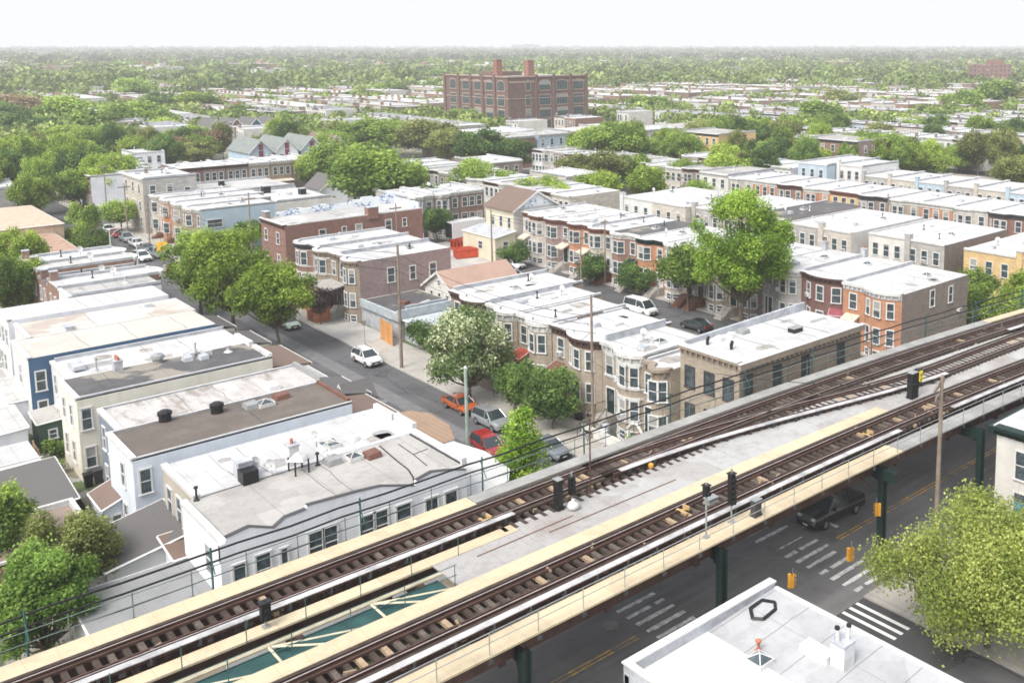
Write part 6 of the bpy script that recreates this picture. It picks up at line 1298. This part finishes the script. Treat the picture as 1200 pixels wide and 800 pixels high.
# box truck and orange machines on the lot beside the yellow house
bt=thing('box_truck','white box truck body with dark open rear beside the yellow house','truck',(83.8,138.6,0),.0)
obj('box',MB().m(cw).box(-3.2,3,-1.2,1.2,.9,3.6).m(black).box(-3.25,-3.19,-1.,1.,1.,3.4),bt); obj('cab',MB().m(cw).box(3.1,5,-1.1,1.1,.6,2.6).m(cglass).box(4.2,5.02,-1.12,1.12,1.6,2.4),bt)
for x in(-2,4): 
    for s in(-1.1,1.1): obj('wheel',MB().m(tyrem).lathe([(.3,-.15),(.48,-.12),(.48,.12),(.3,.15)],(0,0,0),12,'y'),bt,(x,s,.48))
for lab,X,Y,rz in (('orange red stacked barriers in front of the box truck',80.5,134.2,.4),('orange red heap of barriers on the paved lot',77.2,127.6,-.2)):
    r=thing('barrier_stack',lab,'barriers',(X,Y,.12),rz); a=MB().m(orange)
    for i in range(9): a.box(-2.2+.05*i,2.2-.1*i,-1.2+.27*i,-1.08+.27*i,.1+.05*(i%3),1.1,rz=.12*math.sin(i*2.)).box(-2.2,2.2,-1.2+.27*i,-1.1+.27*i,1.2,1.4,rz=.15*math.sin(i*3.))
    obj('barriers',a,r)
# ================================================================ poles, lamps, wires
def upole(label,X,Y,h,arm=None,lean=(0,0),r=.15,m=None,trans=False,armrot=0,cat='utility pole',name='utility_pole'):
    o=thing(name,label,cat,(X,Y,.1)); top=(lean[0],lean[1],h)
    obj('shaft',MB().m(m or pole_w).tube((0,0,-.1),top,r,r*.62,8),o)
    for (z,w_) in arm or ():
        k=z/h; cx,cy=lean[0]*k,lean[1]*k; c,s=math.cos(armrot),math.sin(armrot)
        cr=obj('crossarm',MB().m(wood).box(-w_/2,w_/2,-.06+.16,.06+.16,-.07,.07),o,(cx,cy,z),armrot)
        q=MB().m(grey)
        for i in range(4): x=-w_/2+.15+i*(w_-.3)/3; q.lathe([(.04,0),(.06,.05),(.03,.1),(.06,.15),(.02,.2)],(x,.16,.07),6)
        obj('insulator',q,cr)
    if trans: obj('transformer',MB().m(grey).lathe([(.05,-.02),(.26,0),(.26,.8),(.2,.9),(.05,.95)],(.4,.1,0),10).lathe([(.05,-.02),(.26,0),(.26,.8),(.2,.9),(.05,.95)],(-.4,.1,0),10),o,(lean[0]*.9,lean[1]*.9,h*.85))
    return o
upole('leaning wooden utility pole beside the white parked vehicle',44.9,87.2,12.6,(),(-.2,-.55),.17)
upole('tall wooden pole with crossarm and transformer before the tan row',48.0,60.6,11.9,((10.2,2.6),),trans=False,armrot=0)
upole('thin wooden pole in front of the dark red row house',81.7,100.1,8.8,((8.4,1.2),),(0,-.1),.13)
upole('wooden pole in the lot before the yellow house',76.3,119.3,8.4,(),(0,0),.14)
upole('wooden pole among the far parked cars',44.7,181.6,9.,((8.3,2.),),(0,0),.14)
upole('second wooden pole on the pavement near the far parked cars',45.,170.5,7,(),(0,0),.12)
upole('grey wooden pole with crossarm rising in front of the tracks at right',51.5,30.6,11.8,((11.1,2.4),(10.4,1.6)),(.1,0),.17,armrot=.3)
upole('wooden pole behind the graffiti parapet building',51.,143,11.,((10,2.),),(0,0),.14)
upole('thin pole standing before the middle brownstones',74.5,151.3,8.5,((8,1.),),(0,0),.11)
for i,(X,Y,h_) in enumerate(((66,128,9.5),(76,98,8),(122,100,8),(133,90,8),(47.5,206,10),(99,206,9),(122.6,128,8.5))): upole(('pole','pole')[0]+' '+('behind the brick row houses','at the kerb by the white cargo van','at the kerb of the third street among white roofs','before the coloured third street fronts','at the corner of the far avenue left of the pale stucco building','far along the cross avenue','beside the third street near the woods')[i],X,Y,h_,((h_-.8,1.8),),(0,0),.12)
def lamp(label,X,Y,h,ang,L=2.,m=None,r=.09):
    o=thing('street_lamp',label,'street lamp',(X,Y,.12)); c,s=math.cos(ang),math.sin(ang)
    obj('post',MB().m(m or grey).tube((0,0,-.1),(0,0,h),r*1.3,r*.7,8).lathe([(.25,0),(.22,.2),(.14,.5),(.12,.6)],n=8),o)
    arm=obj('arm',MB().m(m or grey).path([(0,0,h-1.2),(c*L*.3,s*L*.3,h-.4),(c*L*.7,s*L*.7,h-.05),(c*L,s*L,h)],.045),o)
    obj('lamp_head',MB().m(grey).hexa([(-.3,-.12,-.06),(.3,-.12,-.06),(.3,.12,-.06),(-.3,.12,-.06),(-.25,-.09,.08),(.25,-.09,.08),(.25,.09,.08),(-.25,.09,.08)]),o,(c*L,s*L,h),ang)
    return o
o=thing('lamp_post','pale green steel lamp post rising beside the red hatchback','lamp post',(36.4,60.9,.12)); obj('post',MB().m(plain('pale_green_steel',(.3,.37,.33),.5)).tube((0,0,0),(0,0,8.4),.16,.12,8).m(trimw).lathe([(.15,0),(.08,.15)],(0,0,8.4),8),o)
lamp('grey street lamp with curved arm below the very tall tree',81.6,70.9,7.4,PI*.9,2.8)
lamp('white street lamp arching over the far white roofs',34.9,151.,6.6,.3,2.6,trimw)
lamp('street lamp behind the scalloped white roofs',35.1,139.,6.8,0,1.6,trimw)
r=thing('warning_sign','yellow orange warning sign on a post in the roadway','road sign',(43.2,157.6,0)); obj('post',MB().m(grey).tube((0,0,0),(0,0,2.6),.05),r); obj('panel',MB().m(plain('sign_orange_yellow',(.8,.42,.04),.5)).box(-.75,.75,-.03,.03,1.3,2.8,rz=-.6),r)
r=thing('construction_barrier','red and white construction barrier standing in the road','barrier',(41.8,148.2,0)); a=MB()
for i in range(6): a.m(orange if i%2 else trimw).box(-1.2+.4*i,-.8+.4*i,-.1,.1,.3,1.2)
a.m(orange).box(-1.2,-1.05,-.4,.4,0,.3).box(1.05,1.2,-.4,.4,0,.3); obj('panel',a,r)
r=thing('street_sign','green street name sign on a pole at the far avenue corner','street sign',(34.6,207.5,.12)); obj('post',MB().m(grey).tube((0,0,0),(0,0,5),.06),r); obj('panel',MB().m(plain('sign_green',(.01,.22,.16),.5)).box(-.9,.9,-.03,.03,4.4,4.9,rz=-.7),r)
o=thing('sign_post','thin sign post on the pavement left of the white parked vehicle','sign post',(45.8,97.,.12)); obj('post',MB().m(grey).tube((0,0,0),(0,0,2.6),.04).box(-.2,.2,-.02,.02,2.1,2.6),o)
def tsig(label,X,Y,z,rz):
    o=thing('traffic_light',label,'traffic light',(X,Y,z+.15),rz); o.scale=(.52,.48,.68)
    obj('housing',MB().m(yel).box(-.17,.17,-.16,.16,0,1.08).box(-.17,.17,-.02,.5,.0,1.08),o)
    for i in range(3):
        for s in(-1,): obj('lens',MB().m((plain('lens_green',(.01,.12,.08),.3),plain('lens_amber',(.3,.15,.02),.3),plain('lens_red',(.45,.03,.02),.3))[i]).lathe([(.12,-.2),(.12,-.16)],(0,0,.2+.34*i),10,'y'),o)
        obj('visor',MB().m(yel).lathe([(.15,-.34),(.15,-.16)],(0,0,.2+.34*i),8,'y') if i==9 else MB().m(yel).path([(-.15,-.33,.2+.34*i),(-.1,-.33,.32+.34*i),(.1,-.33,.32+.34*i),(.15,-.33,.2+.34*i)],.03,4),o)
    obj('hanger',MB().m(grey).tube((0,0,1.08),(0,0,1.6),.03),o); return o
SG=[(36.6,29.9,4.5,.9,'yellow traffic light hanging over the crossing beside the white roof'),(40.8,29.3,4.6,1.2,'pair of yellow traffic light heads hanging above the zebra stripes'),(48.6,36.2,4.8,.2,'yellow traffic light hanging by the rear of the black pickup'),(45.7,31.1,4.8,-2.4,'orange traffic light showing red left of the viaduct column')]
for X,Y,z,rz,lab in SG: tsig(lab,X,Y,z-.3,rz)
wires=[]
def wire(label,p0,p1,sag=.6,r=.022):
    n=14; a=MB().m(black); P=[tuple(Vector(p0).lerp(Vector(p1),i/n)-Vector((0,0,4*sag*(i/n)*(1-i/n)))) for i in range(n+1)]
    o=obj('overhead_wire',a.path(P,r,4)); tag(o,label,'wire'); return o
wire('signal span wire over the crossing from the viaduct column',(34.1,32.,6.0),(45.7,31.1,6.1),.1); wire('signal span wire running to the pickup',(45.7,31.1,6.1),(48.6,36.2,6.1),.1); wire('span wire from column towards the corner building',(34.1,32,6.2),(36.6,29.9,5.95),.05)
for i in range(3):
    wire(('upper','middle','lower')[i]+' overhead wire between the tall crossarm pole and the leaning pole',(47.2+.7*i,60.8,10.4-.9*i),(44.6+.2*i,86.7,11.9-1.*i),.9)
    wire(('upper','middle','lower')[i]+' overhead wire running up the street beyond the leaning pole',(44.6,86.7,11.9-.9*i),(44.7,181.6,8.7-.5*i),2.2)
    wire(('upper','middle','lower')[i]+' overhead wire along the second street',(81.7,100,8.5-.6*i),(76.3,119.3,8.2-.5*i),.4)
wire('long service cable sagging from the crossarm pole towards the railing',(48,60.6,6.5),(43.5,45.8,8.6),.5); wire('service drop from the leaning pole to the purple brick wall',(44.6,86.7,8.),(52.8,105.,3.9),.9); wire('cable from the crossarm pole to the tan houses',(48,60.6,9.),(50,66,6.4),.3)
wire('cable from the pole at right across the tracks',(51.5,30.6,11.4),(48,46.5,8.9),.4)
# front yards of the tan row
for i,(Y0,Y1) in enumerate(((56.6,61.6),(62,68.6),(69,73.8),(74.2,78.8))):
    r=thing('garden_wall',f'low front garden wall of the {("white banded","brown awning","red awning","flowering tree")[i]} house','garden wall',(47.6,Y0,.12)); obj('blocks',MB().m((B_lt,sidew,sidew,B_bg)[i]).box(0,.2,0,Y1-Y0,0,.8).box(.2,2.2,0,.2,0,.8),r)
r=thing('garden_arch','white garden arch with posts before the narrow tan house','arch',(47.2,53.6,.12)); obj('posts',MB().m(white).box(0,.2,0,.2,0,2.4).box(0,.2,1.6,1.8,0,2.4).path([(.1,.1,2.4),(.1,.5,2.8),(.1,.9,2.95),(.1,1.3,2.8),(.1,1.7,2.4)],.1,6),r); obj('gate',MB().m(white).box(.05,.1,.2,1.6,.3,1.2),r)
for lab,X,Y,c_ in (('blue grey covered grill by the tall crossarm pole',48.6,59.6,par),('black rubbish bin in the front yard right of the crossarm pole',48.4,63.,black),('white round mailbox barrel near the crossarm pole',47.7,58.9,trimw)):
    o=thing('yard_bin',lab,'bin',(X,Y,.12)); obj('barrel',MB().m(c_).lathe([(.28,0),(.33,.1),(.36,.8),(.3,.95)],n=10),o); obj('lid',MB().m(c_).lathe([(.38,.96),(.36,1.02),(.1,1.12)],n=10),o)
gl=MB().m(concrete); gl.face((96,48.5,.14),(112,48.5,.14),(112,53,.14),(96,53,.14)); obj('paved_yard',gl,kind='structure')
obj('pavement_lot',MB().m(plain('pale_lot',(.4,.39,.37),.85,.25,.4)).face((65,112,.13),(77,112,.13),(82,140,.13),(66,140,.13)).face((44.6,97.5,.13),(49,97.5,.13),(49,108,.13),(44.6,108,.13)),kind='structure')
bpy.context.view_layer.update()
